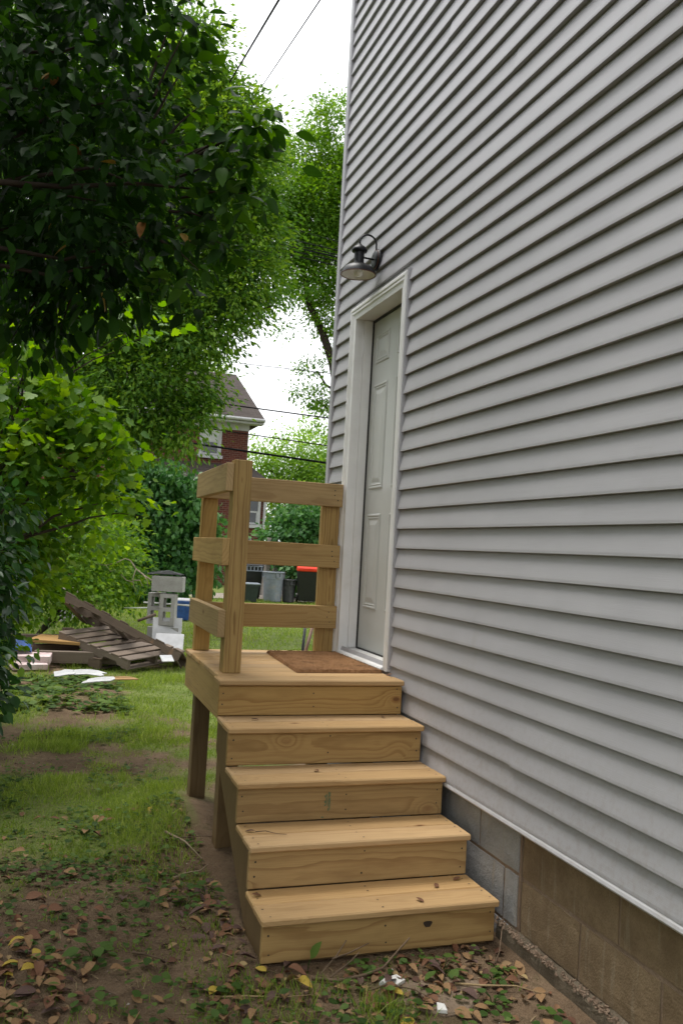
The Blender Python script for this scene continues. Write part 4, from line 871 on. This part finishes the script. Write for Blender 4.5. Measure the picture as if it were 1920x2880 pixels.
# ------------------------------------------------------------------ pallets and the junk heap
W_OLD = m_wood('weathered_pallet', (.19, .128, .082), (.085, .052, .032), ring=.010, contrast=.6, knots=.8, grey=.25, rough=.9)
W_OLD2 = m_wood('dark_pallet', (.135, .088, .055), (.060, .038, .024), ring=.010, contrast=.6, knots=.8, grey=.15, rough=.9)
def wbox(name, L, W, T, M4, mat, parent, bev=.004):
    o = link(name, MB().box((-L/2, -W/2, -T/2), (L/2, W/2, T/2)).mesh(name, bev), mat); o.matrix_basis = M4; setparent(o, parent); return o
def pallet(o, mat, L=1.1, W=.95, nb=7, broken=()):
    """local: stringers along x, boards along y, bottom at z = 0"""
    Wd = o.matrix_basis.copy(); q = math.pi / 2
    for y in (-W/2 + .02, 0, W/2 - .02):
        pr = [(-L/2, .017), (-L*.36, .017), (-L*.34, .048), (-L*.17, .048), (-L*.15, .017), (L*.15, .017), (L*.17, .048), (L*.34, .048), (L*.36, .017), (L/2, .017), (L/2, .105), (-L/2, .105)]
        me = MB().prism(pr, 1, -.019, .019).mesh('stringer'); s = link('stringer', me, mat); s.matrix_basis = Wd @ Matrix.Translation((0, y, 0)); setparent(s, o)
    for i in range(nb):
        if i in broken: continue
        x = -L/2 + .05 + (L - .10) * i / (nb - 1); wd = .128 if i in (0, nb - 1) else .10 + .03 * ((i * 7) % 3) / 2
        wbox('deck_board', W, wd, .017, Wd @ Matrix.Translation((x, 0, .1145)) @ Matrix.Rotation(q + random.uniform(-.012, .012), 4, 'Z'), mat, o)
    for i in (0, 3, 6):
        x = -L/2 + .05 + (L - .10) * i / 6; wbox('bottom_board', W, .10, .016, Wd @ Matrix.Translation((x, 0, .0085)) @ Matrix.Rotation(q, 4, 'Z'), mat, o)
def place(o, org, xd, yd):
    X = Vector(xd).normalized(); Y = Vector(yd); Y = (Y - X * Y.dot(X)).normalized(); Z = X.cross(Y); Mx = Matrix.Identity(4)
    for i in range(3): Mx[i][0] = X[i]; Mx[i][1] = Y[i]; Mx[i][2] = Z[i]; Mx[i][3] = org[i]
    o.matrix_basis = Mx
# flat pallet: near corner on the ground, far left end propped on timber
pa = Vector((-.80, 7.12, .02)); pdir = Vector((-.735, .80, .215)).normalized(); pw = Vector((.80, .60, .02))
o = empty('pallet', (0, 0, 0), 'weathered grey wooden pallet lying flat, one end propped on timber', 'pallet')
Xd = pdir; Yd = -(pw - Xd * pw.dot(Xd)).normalized(); place(o, pa + Xd * .55 - Yd * .48, Xd, Yd); pallet(o, W_OLD)
lowp = empty('pallet', (-1.12, 8.1, -.01), 'broken grey pallet half buried under the other pallets', 'pallet', rz=2.35); pallet(lowp, W_OLD2, 1.1, .95, 7, (1, 4))
# leaning pallet seen on edge, its right end on the ground
R_ = Vector(at(511, 1836, 9.9)); Lp = Vector(at(188, 1666, 10.1)); Xd = (Lp - R_).normalized(); dep = Vector((.13, 1.0, -.26)); Yd = -(dep - Xd * dep.dot(Xd)).normalized()
o = empty('pallet', (0, 0, 0), 'dark brown pallet leaning steeply across the flat one', 'pallet')
place(o, R_ + Xd * (Lp - R_).length * .5 - Yd * .48 - Xd.cross(Yd) * .11, Xd, Yd)
pallet(o, W_OLD2, (Lp - R_).length, .95, 7, (2,))
W_PLY = m_wood('old_plywood', (.36, .21, .07), (.26, .13, .04), ring=.02, contrast=.4, knots=.9, rough=.85)
def slab(name, c, L, W, T, rz, mat, label, cat, rx=0.0, ry=0.0, bev=.003, group=None):
    o = link(name, MB().box((-L/2, -W/2, -T/2), (L/2, W/2, T/2)).mesh(name, bev), mat, None, c, (rx, ry, rz)); return tag(o, label, cat, group)
slab('plywood_sheet', (-1.48, 8.0, .245), .62, .58, .035, -.25, W_PLY, 'orange brown plywood panel sticking out from under the flat pallet', 'plywood', ry=.02)
slab('timber', (-1.25, 7.55, .10), 1.05, .09, .13, -.12, W_OLD, 'thick grey timber under the flat pallet', 'timber')
slab('timber', (-1.75, 8.55, .22), 1.0, .12, .05, .05, W_OLD, 'grey plank behind the plywood panel', 'plank')
slab('timber', (-1.75, 8.25, .11), .75, .10, .10, .15, W_OLD2, 'short squared post end beside the plywood panel', 'timber')
slab('timber', (-1.55, 7.9, .16), .55, .09, .09, .35, W_OLD2, 'stubby dark block propping the plywood panel', 'timber')
slab('timber', (-1.40, 8.35, .17), .12, .12, .36, .2, W_OLD2, 'upright dark block carrying the raised end of the pallet', 'timber')
PINK = m_plain('pink_board', (.50, .38, .37), .8, .2, var=.25, scale=9, dirt=(.75, .72, .70, .8)); WHT = m_plain('white_board', (.52, .52, .53), .7, .3, var=.12, scale=6, dirt=(.36, .33, .29, .6))
slab('insulation_slab', (-1.80, 7.45, .10), .42, .28, .09, -.1, PINK, 'pale pink insulation slab by the shrubs', 'insulation', rx=.05)
slab('insulation_slab', (-1.82, 7.30, .045), .36, .22, .06, .2, PINK, 'crumpled pink and white foam scrap below the slab', 'insulation', rx=.1)
def scrap(c, L, W, rz, mat, label):
    """torn sheet with a ragged outline and a slight warp"""
    n = 14; v = []
    for zt in (.0, .008):
        for i in range(n):
            a = 2 * math.pi * i / n; ca, sa = math.cos(a), math.sin(a); k = 1 / max(abs(ca), abs(sa)) ** .75
            rr = k * (1 if zt else 1) * SCR[i]; x, y = ca * rr * L / 2, sa * rr * W / 2; v.append((x, y, zt + .035 * math.sin(x * 6 + 1) + .03 * math.sin(y * 13)))
    f = [tuple(range(n))[::-1], tuple(range(n, 2 * n))] + [(i, (i + 1) % n, n + (i + 1) % n, n + i) for i in range(n)]
    return tag(MB().add(v, f).build('board_scrap', mat, None, loc=c, rot=(random.uniform(-.06, .06), random.uniform(-.05, .05), rz)), label, 'scrap board')
for (px, py, L, W, rz, lab) in ((235, 1900, .46, .10, -.35, 'long white board scrap lying in the weeds'), (180, 1903, .22, .10, .3, 'short white torn scrap beside the long one'), (280, 1922, .32, .08, -.3, 'narrow white strip lying nearest the dug turf'), (335, 1918, .36, .06, -.2, 'tan split lath lying in the weeds')):
    c_ = at(px, py, 9.0); t_ = (.05 - CAM[2]) / (c_[2] - CAM[2]); c_ = CAM + (c_ - CAM) * t_; SCR = [random.uniform(.78, 1.08) for _ in range(14)]
    scrap((c_[0], c_[1], .055), L, W, rz, WHT if 'white' in lab else W_PLY, lab)
# white panel leaning behind the pallets
slab('white_panel', tuple(at(470, 1775, 10.9)), .36, .34, .02, -.15, WHT, 'white stained panel leaning at the foot of the block stack', 'panel', rx=1.25)
slab('white_panel', tuple(at(476, 1812, 10.6)), .34, .30, .016, -.2, WHT, 'second white sheet lying lower against the panel', 'panel', rx=.9)
slab('white_panel', tuple(at(470, 1852, 9.75) ), .14, .12, .012, .2, WHT, 'small white scrap caught under the leaning pallet', 'panel', rx=.5)
BLUE = m_plain('blue_plastic', (.03, .085, .28), .4, .5, var=.2)
v = []; nb_ = 12
for j in range(nb_ + 1):
    for i in range(nb_ + 1):
        s_, t_ = i / nb_ - .5, j / nb_ - .5; v.append((s_ * .34, t_ * .26, .10 * math.exp(-(s_*s_*6 + t_*t_*8)) + .05 * (float(vnoise(s_ * 9, t_ * 9, 1, 40)) - .5)))
f = [(j*(nb_+1)+i, j*(nb_+1)+i+1, (j+1)*(nb_+1)+i+1, (j+1)*(nb_+1)+i) for j in range(nb_) for i in range(nb_)]
f2 = [tuple(i + len(v) for i in q[::-1]) for q in f]; v2 = v + [(a, b_, c_ - .012) for a, b_, c_ in v]
tag(MB().add(v2, f + f2).build('tarp', BLUE, smooth=True, loc=(-1.98, 7.55, .22), rot=(.3, .1, .2)), 'crumpled blue plastic tarp by the pink insulation', 'tarp')

# concrete blocks (two hollow cores)
CB = m_block('grey_block', (.33, .32, .30), (.42, .41, .39), (.30, .27, .22))
def cblock_mesh():
    m = MB(); L, Hh, D_ = .39, .19, .19; w = .048; c0 = (L - 3 * w) / 2
    m.box((-L/2, -D_/2, 0), (L/2, -D_/2 + w, Hh)); m.box((-L/2, D_/2 - w, 0), (L/2, D_/2, Hh))
    for x in (-L/2, -w/2, L/2 - w): m.box((x, -D_/2 + w - .001, .001), (x + w, D_/2 - w + .001, Hh - .001))
    return m.mesh('concrete_block')
cbm = cblock_mesh()
bc = Vector(at(470, 1700, 11.0)); bx0, by0 = bc.x, bc.y
ang = -.325
stack = [((0.0, 0.04, 0), 0, 'concrete block at the bottom of the stack'), ((-.02, .02, .195), 0, 'concrete block second from the bottom of the stack'),
         ((.02, .0, .39), 1, 'hollow concrete block on end carrying the top block'), ((-.155, .12, .39), 1, 'hollow concrete block on end beside the pillar one, set back'),
         ((.0, .02, .835), 3, 'concrete block lying flat on top of the stack')]
for (dx, dy, dz), mode, lab in stack:
    o = bpy.data.objects.new('concrete_block', cbm)
    if len(cbm.materials) == 0: cbm.materials.append(CB)
    COL.objects.link(o); tag(o, lab, 'concrete block')
    Mz = Matrix.Rotation(ang, 4, 'Z'); base = Matrix.Translation((bx0, by0, 0)) @ Mz @ Matrix.Translation((dx, dy, dz))
    if mode == 1: base = base @ Matrix.Translation((0, 0, .22)) @ Matrix.Rotation(math.pi/2, 4, 'Y') @ Matrix.Rotation(math.pi/2, 4, 'X') @ Matrix.Translation((0, 0, -.095))
    o.matrix_basis = base
o = link('concrete_block', cbm, CB, None, tuple(at(205, 1740, 15.0) * np.array([1, 1, 0])), (0, 0, .4)); tag(o, 'single concrete block on the grass before the bush', 'concrete block')
BLKP = m_plain('black_plastic', (.014, .014, .016), .4, .5, var=.2)
v3 = [(a * 1.25, b_ * 1.0, c_ * .5) for a, b_, c_ in v2]
tag(MB().add(v3, f + f2).build('plastic_sheet', BLKP, smooth=True, loc=(bx0 - .02, by0 + .10, 1.045), rot=(0, 0, ang)), 'black plastic sheet draped on the top concrete block', 'sheet')
PVC = m_plain('white_pvc', (.72, .72, .70), .4, .5, var=.05)
for p0, p1, r, lab in (((405, 1694, 11.3), (545, 1704, 11.1), .011, 'long white plastic pipe laid through the block stack'), ((350, 1710, 11.5), (440, 1709, 11.3), .008, 'thinner white pipe left of the block stack')):
    tag(MB().tube([at(*p0), at(*p1)], r, 10).build('plastic_pipe', PVC, smooth=True), lab, 'pipe')
tag(MB().tube([at(388, 1746, 10.6), at(438, 1728, 10.7)], [.017, .02], 8).build('broken_stick', W_OLD2, smooth=True), 'broken brown stick poking from the leaning pallet', 'stick')
def tub(name, c, w, d, h, mat, label, cat, rz=0, taper=.82, lipc=None, parent=None):
    o = empty(name, c, label, cat, None, rz); m = MB(); ws = [(taper, 0), (1, h), (1.0, h)]
    a = [(-w/2*taper, -d/2*taper, 0), (w/2*taper, -d/2*taper, 0), (w/2*taper, d/2*taper, 0), (-w/2*taper, d/2*taper, 0)]; bq = [(-w/2, -d/2, h), (w/2, -d/2, h), (w/2, d/2, h), (-w/2, d/2, h)]
    k_ = .93; inn = [(x * k_, y * k_, h) for x, y, z in bq]; inb = [(x * k_, y * k_, .03) for x, y, z in a]
    m.add(a + bq + inn + inb, [(3, 2, 1, 0)] + [(i, (i+1) % 4, 4+(i+1) % 4, 4+i) for i in range(4)] + [(4+i, 4+(i+1) % 4, 8+(i+1) % 4, 8+i) for i in range(4)] + [(8+i, 8+(i+1) % 4, 12+(i+1) % 4, 12+i) for i in range(4)] + [(12, 13, 14, 15)])
    me = link('body', m.mesh('body', .012), mat); me.matrix_basis = o.matrix_basis.copy(); setparent(me, o)
    l = MB(); e = .02
    for q in ((-w/2 - e, -d/2 - e, w/2 + e, -d/2 + .004), (-w/2 - e, d/2 - .004, w/2 + e, d/2 + e), (-w/2 - e, -d/2 + .004, -w/2 + .004, d/2 - .004), (w/2 - .004, -d/2 + .004, w/2 + e, d/2 - .004)):
        l.box((q[0], q[1], h - .045), (q[2], q[3], h + .006))
    r = link('rim', l.mesh('rim', .004), lipc or mat); r.matrix_basis = o.matrix_basis.copy(); setparent(r, o); return o
c_ = at(532, 1743, 16.6) * np.array([1, 1, 0]); tub('recycling_box', tuple(c_), .50, .36, .36, BLUE, 'blue plastic recycling box on the lawn by the block stack', 'recycling box', -.3)
slab('paper_pile', (c_[0] - .05, c_[1], .37), .40, .26, .05, -.2, WHT, 'white papers heaped in the blue recycling box', 'papers', rx=.08, bev=.012)
tag(MB().lathe([(0, 0), (.05, .0), (.06, .03), (.04, .055), (0, .06)], 12).build('orange_cap', m_plain('orange_plastic', (.75, .14, .03), .4, .5), loc=tuple(at(428, 1738, 11.4) * np.array([1, 1, 0]) + np.array([0, 0, .1])), smooth=True), 'small orange plastic cap among the block stack', 'cap')

# ------------------------------------------------------------------ bins
def put(o, name, m, mat, bev=0.0, smooth=False, par=None):
    q = link(name, m.mesh(name, bev), mat, smooth=smooth); q.matrix_basis = o.matrix_basis.copy(); setparent(q, par or o); return q
def text_part(o, name, body, size, loc, mat):
    cu = bpy.data.curves.new(name, 'FONT'); cu.body = body; cu.size = size; cu.align_x = 'CENTER'; cu.extrude = .001
    tmp = bpy.data.objects.new(name + '_tmp', cu); COL.objects.link(tmp); bpy.context.view_layer.update()
    me = bpy.data.meshes.new_from_object(tmp); bpy.data.objects.remove(tmp); bpy.data.curves.remove(cu)
    q = link(name, me, mat); q.matrix_basis = o.matrix_basis @ Matrix.Translation(loc) @ Matrix.Rotation(math.pi / 2, 4, 'X'); setparent(q, o)
RED = m_plain('red_lid', (.85, .05, .022), .4, .5, var=.06); GREYP = m_plain('grey_plastic', (.21, .235, .27), .5, .4, var=.10, dirt=(.33, .29, .24, .5)); DGREY = m_plain('dark_grey_plastic', (.055, .055, .06), .5, .4, var=.2, dirt=(.16, .14, .12, .4)); RPAINT = m_plain('red_paint', (.16, .012, .015), .6, .3)
LIDG = m_plain('grey_lid', (.23, .26, .30), .45, .4, var=.1); DGREEN = m_plain('dark_green_plastic', (.018, .030, .026), .45, .5, var=.2); BLK = m_plain('bin_black', (.010, .010, .011), .42, .5, var=.2)
def wheelie(c, rz, label, lid, number, latt=False):
    o = empty('wheelie_bin', c, label, 'bin', None, rz); w0, w1, d0, d1, H = .50, .62, .52, .70, .90
    m = MB(); zs = [(.06, 0), (.45, .5), (.80, .9), (H, 1)]; v = []
    for z, t in zs: w, d = (w0 + (w1-w0)*t)/2, (d0 + (d1-d0)*t)/2; v += [(-w, -d, z), (w, -d, z), (w, d, z), (-w, d, z)]
    f = [(3, 2, 1, 0), (12, 13, 14, 15)] + [(4*k+i, 4*k+(i+1) % 4, 4*k+4+(i+1) % 4, 4*k+4+i) for k in range(3) for i in range(4)]
    m.add(v, f); put(o, 'body', m, BLK, .02)
    l = MB().prism([(-.38, H - .03), (-.40, H + .02), (-.39, H + .075), (-.33, H + .105), (.0, H + .135), (.30, H + .13), (.38, H + .05), (.36, H - .03)], 0, -.315, .315); ld = put(o, 'lid', l, lid, .014)
    put(o, 'lid_ridge', MB().prism([(-.405, H + .03), (-.408, H + .055), (-.38, H + .06), (-.38, H + .03)], 0, -.17, .17), lid, .004, par=ld)
    for s in (-1, 1): put(o, 'wheel', MB().lathe([(.02, -.025), (.12, -.03), (.125, -.015), (.125, .015), (.12, .03), (.02, .025)], 16).tube([(0, 0, -.03), (0, 0, .03)], .02, 8), BLK).matrix_basis = o.matrix_basis @ Matrix.Translation((s * .27, .25, .125)) @ Matrix.Rotation(math.pi / 2, 4, 'Y')
    put(o, 'catch_bar', MB().tube([(-.16, -.305, .79), (-.05, -.312, .785), (.06, -.312, .79), (.16, -.305, .785)], .010, 8), m_plain('bare_steel', (.6, .6, .6), .35, .5, .6))
    put(o, 'catch_bar', MB().tube([(-.075, -.285, .47), (.075, -.285, .47)], .013, 8), bpy.data.materials['bare_steel'])
    text_part(o, 'painted_number', number, .15, (.02, -.301, .60), RPAINT)
    if latt:
        for k_ in range(6): put(o, 'lattice_bar', MB().box((-.27 + k_ * .1, -.40, .80), (-.235 + k_ * .1, -.375, .93)), GREYP, .004)
        put(o, 'handle', MB().tube([(-.28, -.39, .80), (.28, -.39, .80)], .016, 8).tube([(-.28, -.39, .93), (.28, -.39, .93)], .018, 8), GREYP)
    return o
c_ = at(862, 1697, 24.0) * np.array([1, 1, 0]); wheelie(tuple(c_), -.25, 'black wheelie bin with a bright red lid', RED, '1817')
c_ = at(700, 1690, 24.3) * np.array([1, 1, 0]); wheelie(tuple(c_), -.1, 'black wheelie bin with grey slotted handle and dark lid', BLK, '817', True)
def can(c, r, H, mat, label, handle=True, rim=None):
    o = empty('rubbish_can', c, label, 'rubbish can'); rb = r * .80
    put(o, 'body', MB().lathe([(0, 0), (rb, 0), (rb + .01, .02), (r * .955, H * .74), (r * .99, H * .75), (r, H - .03), (r, H), (r * .95, H), (rb * .9, .05), (0, .05)], 32), mat, smooth=False)
    put(o, 'rim', MB().lathe([(r * .98, H - .03), (r + .022, H - .028), (r + .026, H - .008), (r + .012, H + .006), (r * .94, H + .004)], 32), rim or mat)
    for s in (0, 1, 2, 3)[:4 if handle else 2]:
        a = -1.35 + s * math.pi / 2; ca, sa = math.cos(a), math.sin(a); R4 = Matrix.Rotation(a, 4, 'Z')
        q = put(o, 'handle', MB().box((r - .01, -.07, H - .15), (r + .028, -.05, H - .035)).box((r - .01, .05, H - .15), (r + .028, .07, H - .035)).box((r + .012, -.05, H - .15), (r + .028, .05, H - .125)), rim or mat); q.matrix_basis = o.matrix_basis @ R4
    return o
c_ = at(765, 1692, 23.8) * np.array([1, 1, 0]); can(tuple(c_), .285, .81, GREYP, 'round light grey plastic rubbish can')
c_ = at(810, 1695, 23.9) * np.array([1, 1, 0]); can(tuple(c_), .185, .62, DGREY, 'smaller dark grey rubbish can between the grey can and red lidded bin', False)
c_ = at(690, 1693, 23.2) * np.array([1, 1, 0]); tub('storage_box', tuple(c_), .62, .46, .44, DGREEN, 'dark green storage box with a pale grey lid', 'box', -.1, .86)
o = slab('box_lid', (c_[0], c_[1], .475), .70, .54, .045, -.1, LIDG, 'pale grey lid resting on the green storage box', 'lid', bev=.012)

# leaning tools behind the railing
t0 = at(848, 1828, 7.4) * np.array([1, 1, 0]) + np.array([0, 0, .0])
m = empty('garden_fork', tuple(t0), 'black steel bar and wooden handle crossed and stuck in the lawn behind the railing', 'garden tool')
g0 = at(848, 1860, 7.2); d1 = at(864, 1700, 7.35); d2 = at(893, 1700, 7.5)
MB().tube([g0 + (g0 - d1) * .6, d1 - (d1 - g0) * .12], .013, 8).build('steel_bar', BLKP, m, smooth=True)
MB().tube([g0 + (g0 - d2) * .6 + np.array([.02, .03, 0]), d2 - (d2 - g0) * .12 + np.array([.02, .03, 0])], .016, 8).build('wooden_handle', m_plain('tool_handle', (.13, .06, .03), .5, .4, var=.3), m, smooth=True)

# ------------------------------------------------------------------ picket fence and posts by the alley
FW = m_wood('fence_wood', (.36, .30, .25), (.22, .17, .14), ring=.012, contrast=.5, knots=.85, grey=.4, rough=.9)
fc = at(640, 1690, 26.8) * np.array([1, 1, 0]); fx = at(738, 1690, 26.6) * np.array([1, 1, 0])
fence = empty('picket_fence', tuple(fc), 'weathered grey board fence behind the bins', 'fence')
dv = (fx - fc); Lf = np.linalg.norm(dv); dv = dv / Lf; an = math.atan2(dv[1], dv[0]); k_ = 0; s_ = 0
while s_ < Lf:
    hgt = 1.62 + .05 * math.sin(k_ * 2.1); q = fc + dv * s_
    me = MB().prism([(-.065, 0), (.065, 0), (.065, hgt - .05), (.03, hgt), (-.03, hgt), (-.065, hgt - .05)], 1, -.009, .009).mesh('picket')
    o = link('picket', me, FW, None, tuple(q), (0, 0, an)); setparent(o, fence); s_ += .15; k_ += 1
for zz in (.4, 1.3):
    q = fc + dv * Lf / 2 + np.array([-dv[1], dv[0], 0]) * .03; o = link('fence_rail', MB().box((-Lf/2, .0, zz), (Lf/2, .04, zz + .09)).mesh('fence_rail'), FW, None, tuple(q), (0, 0, an)); setparent(o, fence)
for (px, hh, lab, rr) in ((745, 1.75, 'tall grey fence post behind the round grey can', .07), (768, 1.15, 'short weathered post behind the bins', .05), (794, 1.15, 'slim brown post left of the red lidded bin', .045)):
    q = at(px, 1690, 25.2) * np.array([1, 1, 0]); tag(MB().box((-rr, -rr, 0), (rr, rr, hh)).build('fence_post', FW, bevel=.01, loc=tuple(q), rot=(0, 0, .2)), lab, 'post')
q = at(698, 1516, 26.2); s = empty('number_sign', tuple(q), 'small white sign with dark marks on the fence', 'sign')
a_ = link('plate', MB().box((-.09, -.008, -.055), (.09, .008, .055)).mesh('plate', .002), WHT, None, tuple(q)); setparent(a_, s)
b_ = link('mark', MB().box((-.04, -.012, -.03), (-.01, -.0085, .03)).box((.015, -.012, -.03), (.045, -.0085, .03)).mesh('mark'), BLKP, None, tuple(q)); setparent(b_, s)

# ------------------------------------------------------------------ brick house in the background
def m_brick():
    b = NB('red_brick'); o = b.xyz(b.obj()); t = b.n('ShaderNodeTexBrick'); b.put(t.inputs['Vector'], b.vec(b.math('ADD', o[0], o[1]), o[2], 0.0))
    t.inputs['Scale'].default_value = 1.0; t.inputs['Brick Width'].default_value = .205; t.inputs['Row Height'].default_value = .076; t.inputs['Mortar Size'].default_value = .007
    t.inputs['Color1'].default_value = (.135, .036, .024, 1); t.inputs['Color2'].default_value = (.085, .026, .020, 1); t.inputs['Mortar'].default_value = (.17, .12, .10, 1)
    return b.done(b.bsdf(t.outputs['Color'], .9, .2, 0, b.bump(t.outputs['Fac'], -.4, .01)))
def m_shingle():
    b = NB('shingle'); o = b.xyz(b.obj()); t = b.n('ShaderNodeTexBrick'); b.put(t.inputs['Vector'], b.vec(o[0], b.math('MULTIPLY', o[1], 1.12), 0.0))
    t.inputs['Scale'].default_value = 1.0; t.inputs['Brick Width'].default_value = .30; t.inputs['Row Height'].default_value = .14; t.inputs['Mortar Size'].default_value = .008
    t.inputs['Color1'].default_value = (.052, .042, .038, 1); t.inputs['Color2'].default_value = (.075, .062, .056, 1); t.inputs['Mortar'].default_value = (.035, .028, .025, 1)
    return b.done(b.bsdf(t.outputs['Color'], .95, .15))
BR, SHG = m_brick(), m_shingle(); TRIM = m_plain('white_trim', (.46, .46, .48), .5, .3, var=.05); b = NB('dark_glass'); GL = b.done(b.bsdf((.03, .035, .04), .08, .6)); CURT = m_plain('curtain', (.55, .57, .56), .9, .1, var=.1, scale=5)
hx1, hy0 = 5.55, 30.5
bh = empty('brick_house', (hx1 - 5, hy0, 0), 'two storey dark red brick house with grey shingle roof behind the trees', 'house')
MB().box((hx1 - 11, hy0, 0), (hx1, hy0 + 11.2, 6.25)).build('wall', BR, bh)
EZ, RZ, OV = 6.42, 9.25, .50
rf = MB().add([(hx1 - 11.5, hy0 - OV, EZ), (hx1 + OV, hy0 - OV, EZ), (hx1 + OV, hy0 + 5.6, RZ), (hx1 - 11.5, hy0 + 5.6, RZ), (hx1 - 11.5, hy0 + 11.7, EZ), (hx1 + OV, hy0 + 11.7, EZ),
               (hx1 - 11.5, hy0 - OV, EZ - .14), (hx1 + OV, hy0 - OV, EZ - .14), (hx1 + OV, hy0 + 11.7, EZ - .14), (hx1 - 11.5, hy0 + 11.7, EZ - .14)],
              [(0, 1, 2, 3), (3, 2, 5, 4), (6, 9, 8, 7), (0, 6, 7, 1), (1, 7, 8, 5, 2), (4, 5, 8, 9), (0, 3, 4, 9, 6)]).build('roof', SHG, bh)
MB().tube([(hx1 - 11.4, hy0 - OV - .06, EZ - .07), (hx1 + OV, hy0 - OV - .06, EZ - .07)], .065, 8).build('gutter', TRIM, bh)
MB().box((hx1 - 11, hy0 - .03, 5.96), (hx1 + .02, hy0 - .001, 6.27)).build('frieze', TRIM, bh)
MB().box((hx1 - 11.5, hy0 - OV + .01, 6.20), (hx1 + OV - .02, hy0 - .032, 6.275)).build('soffit', TRIM, bh)
def window(par, x0, x1, z0, z1, y):
    w = MB().box((x0 - .10, y - .05, z0 - .02), (x0, y + .02, z1 + .10)).box((x1, y - .05, z0 - .02), (x1 + .10, y + .02, z1 + .10)).box((x0, y - .05, z1), (x1, y + .02, z1 + .10)).build('window', TRIM, par)
    MB().box((x0 - .16, y - .12, z0 - .14), (x1 + .16, y + .01, z0 - .021)).build('sill', TRIM, w)
    zm = (z0 + z1) / 2
    MB().box((x0, y - .03, zm - .03), (x1, y - .005, zm + .03)).box((x0, y - .03, z0), (x0 + .05, y - .005, zm - .03)).box((x1 - .05, y - .03, z0), (x1, y - .005, zm - .03)).box((x0 + .05, y - .03, z0), (x1 - .05, y - .005, z0 + .06)).build('sash', TRIM, w)
    MB().box((x0, y - .012, z0), (x1, y - .004, zm)).build('pane', GL, w); MB().box((x0, y - .012, zm), (x1, y - .004, z1)).build('pane', CURT if x1 < hx1 - .5 and z0 > 3 else GL, w)
window(bh, 3.75, 4.40, 4.92, 6.0 - .06, hy0)
window(bh, 0.6, 1.5, 4.6, 5.94, hy0); window(bh, -3.0, -2.1, 4.6, 5.94, hy0)
wy = 28.4; wx1 = float(at(747, 1450, (wy - CAM[1]) / .97)[0]); wq = at(747, 1450, 32.6); wx1, wy = float(wq[0]), float(wq[1])
MB().box((1.0, wy, 0), (wx1, hy0 - .04, 3.72)).build('wing_wall', BR, bh)
wr = at(745, 1352, 32.3); MB().add([(.8, wy - .35, 3.78), (wx1 + .22, wy - .35, 3.78), (wx1 - .35, hy0 - .03, 4.60), (.8, hy0 - .03, 4.60), (.8, wy - .35, 3.68), (wx1 + .22, wy - .35, 3.68), (wx1 + .1, hy0 - .03, 3.68), (.8, hy0 - .03, 3.68)], [(0, 1, 2, 3), (4, 7, 6, 5), (0, 4, 5, 1), (1, 5, 6, 2), (3, 2, 6, 7), (0, 3, 7, 4)]).build('wing_roof', SHG, bh)
MB().tube([(.9, wy - .40, 3.72), (wx1 + .2, wy - .40, 3.72)], .05, 8).build('gutter', TRIM, bh)
wa = at(682, 1445, 32.6)[0]; wb_ = at(722, 1445, 32.6)[0]; z1_ = at(700, 1405, 32.6)[2]; z0_ = at(700, 1474, 32.6)[2]
window(bh, float(wa), float(wb_), float(z0_), float(z1_), wy)
MB().tube([(wx1 - .07, wy - .06, 3.66), (wx1 - .07, wy - .06, .05)], .05, 8).build('downspout', TRIM, bh)

# ------------------------------------------------------------------ overhead wires
WIRE = m_plain('wire_black', (.008, .008, .009), .9, .1)
def wire(a, bq, r, sag, label, group=None):
    a = Vector(a); bq = Vector(bq); pts = []
    for i in range(25):
        t = i / 24; p_ = a.lerp(bq, t); p_.z -= sag * 4 * t * (1 - t); pts.append(p_)
    tag(MB().tube(pts, r, 6).build('overhead_wire', WIRE, smooth=True), label, 'wire', group)
def ext(p0, p1, e0, e1):
    p0, p1 = np.array(p0), np.array(p1); return p0 + (p0 - p1) * e0, p1 + (p1 - p0) * e1
a, c_ = ext(at(784, 0, 9.0), at(590, 325, 19.0), .35, 1.2); wire(a, c_, .013, 0.0, 'thick black service cable crossing the open sky to the house')
a, c_ = ext(at(900, 0, 9.0), at(686, 318, 19.0), .35, 1.2); wire(a, c_, .008, 0.0, 'thin reddish service wire crossing the sky beside the thick cable')
for (y0, y1, r) in ((628, 680, .010), (661, 705, .015), (674, 717, .015), (682, 724, .021), (694, 735, .018), (706, 748, .016)):
    a, c_ = ext(at(768, y0, 24.5), at(952, y1, 23.5), 5, 6); wire(a, c_, r, 0.0, 'black cable in the bunch strung high before the maple', 'bunched cables before the maple')
for (x0, y0, y1, r, lab) in ((660, 1020, 1050, .010, 'uppermost single black wire beside the brick house roof'), (665, 1141, 1176, .020, 'twisted cable passing the brick house eave'), (600, 1207, 1254, .016, 'cable passing the upper window of the brick house'), (610, 1257, 1303, .030, 'thick bundled cable just above the railing')):
    a, c_ = ext(at(x0, y0, 23.0), at(924, y1, 22.0), 5, 6); wire(a, c_, r, 0.0, lab)
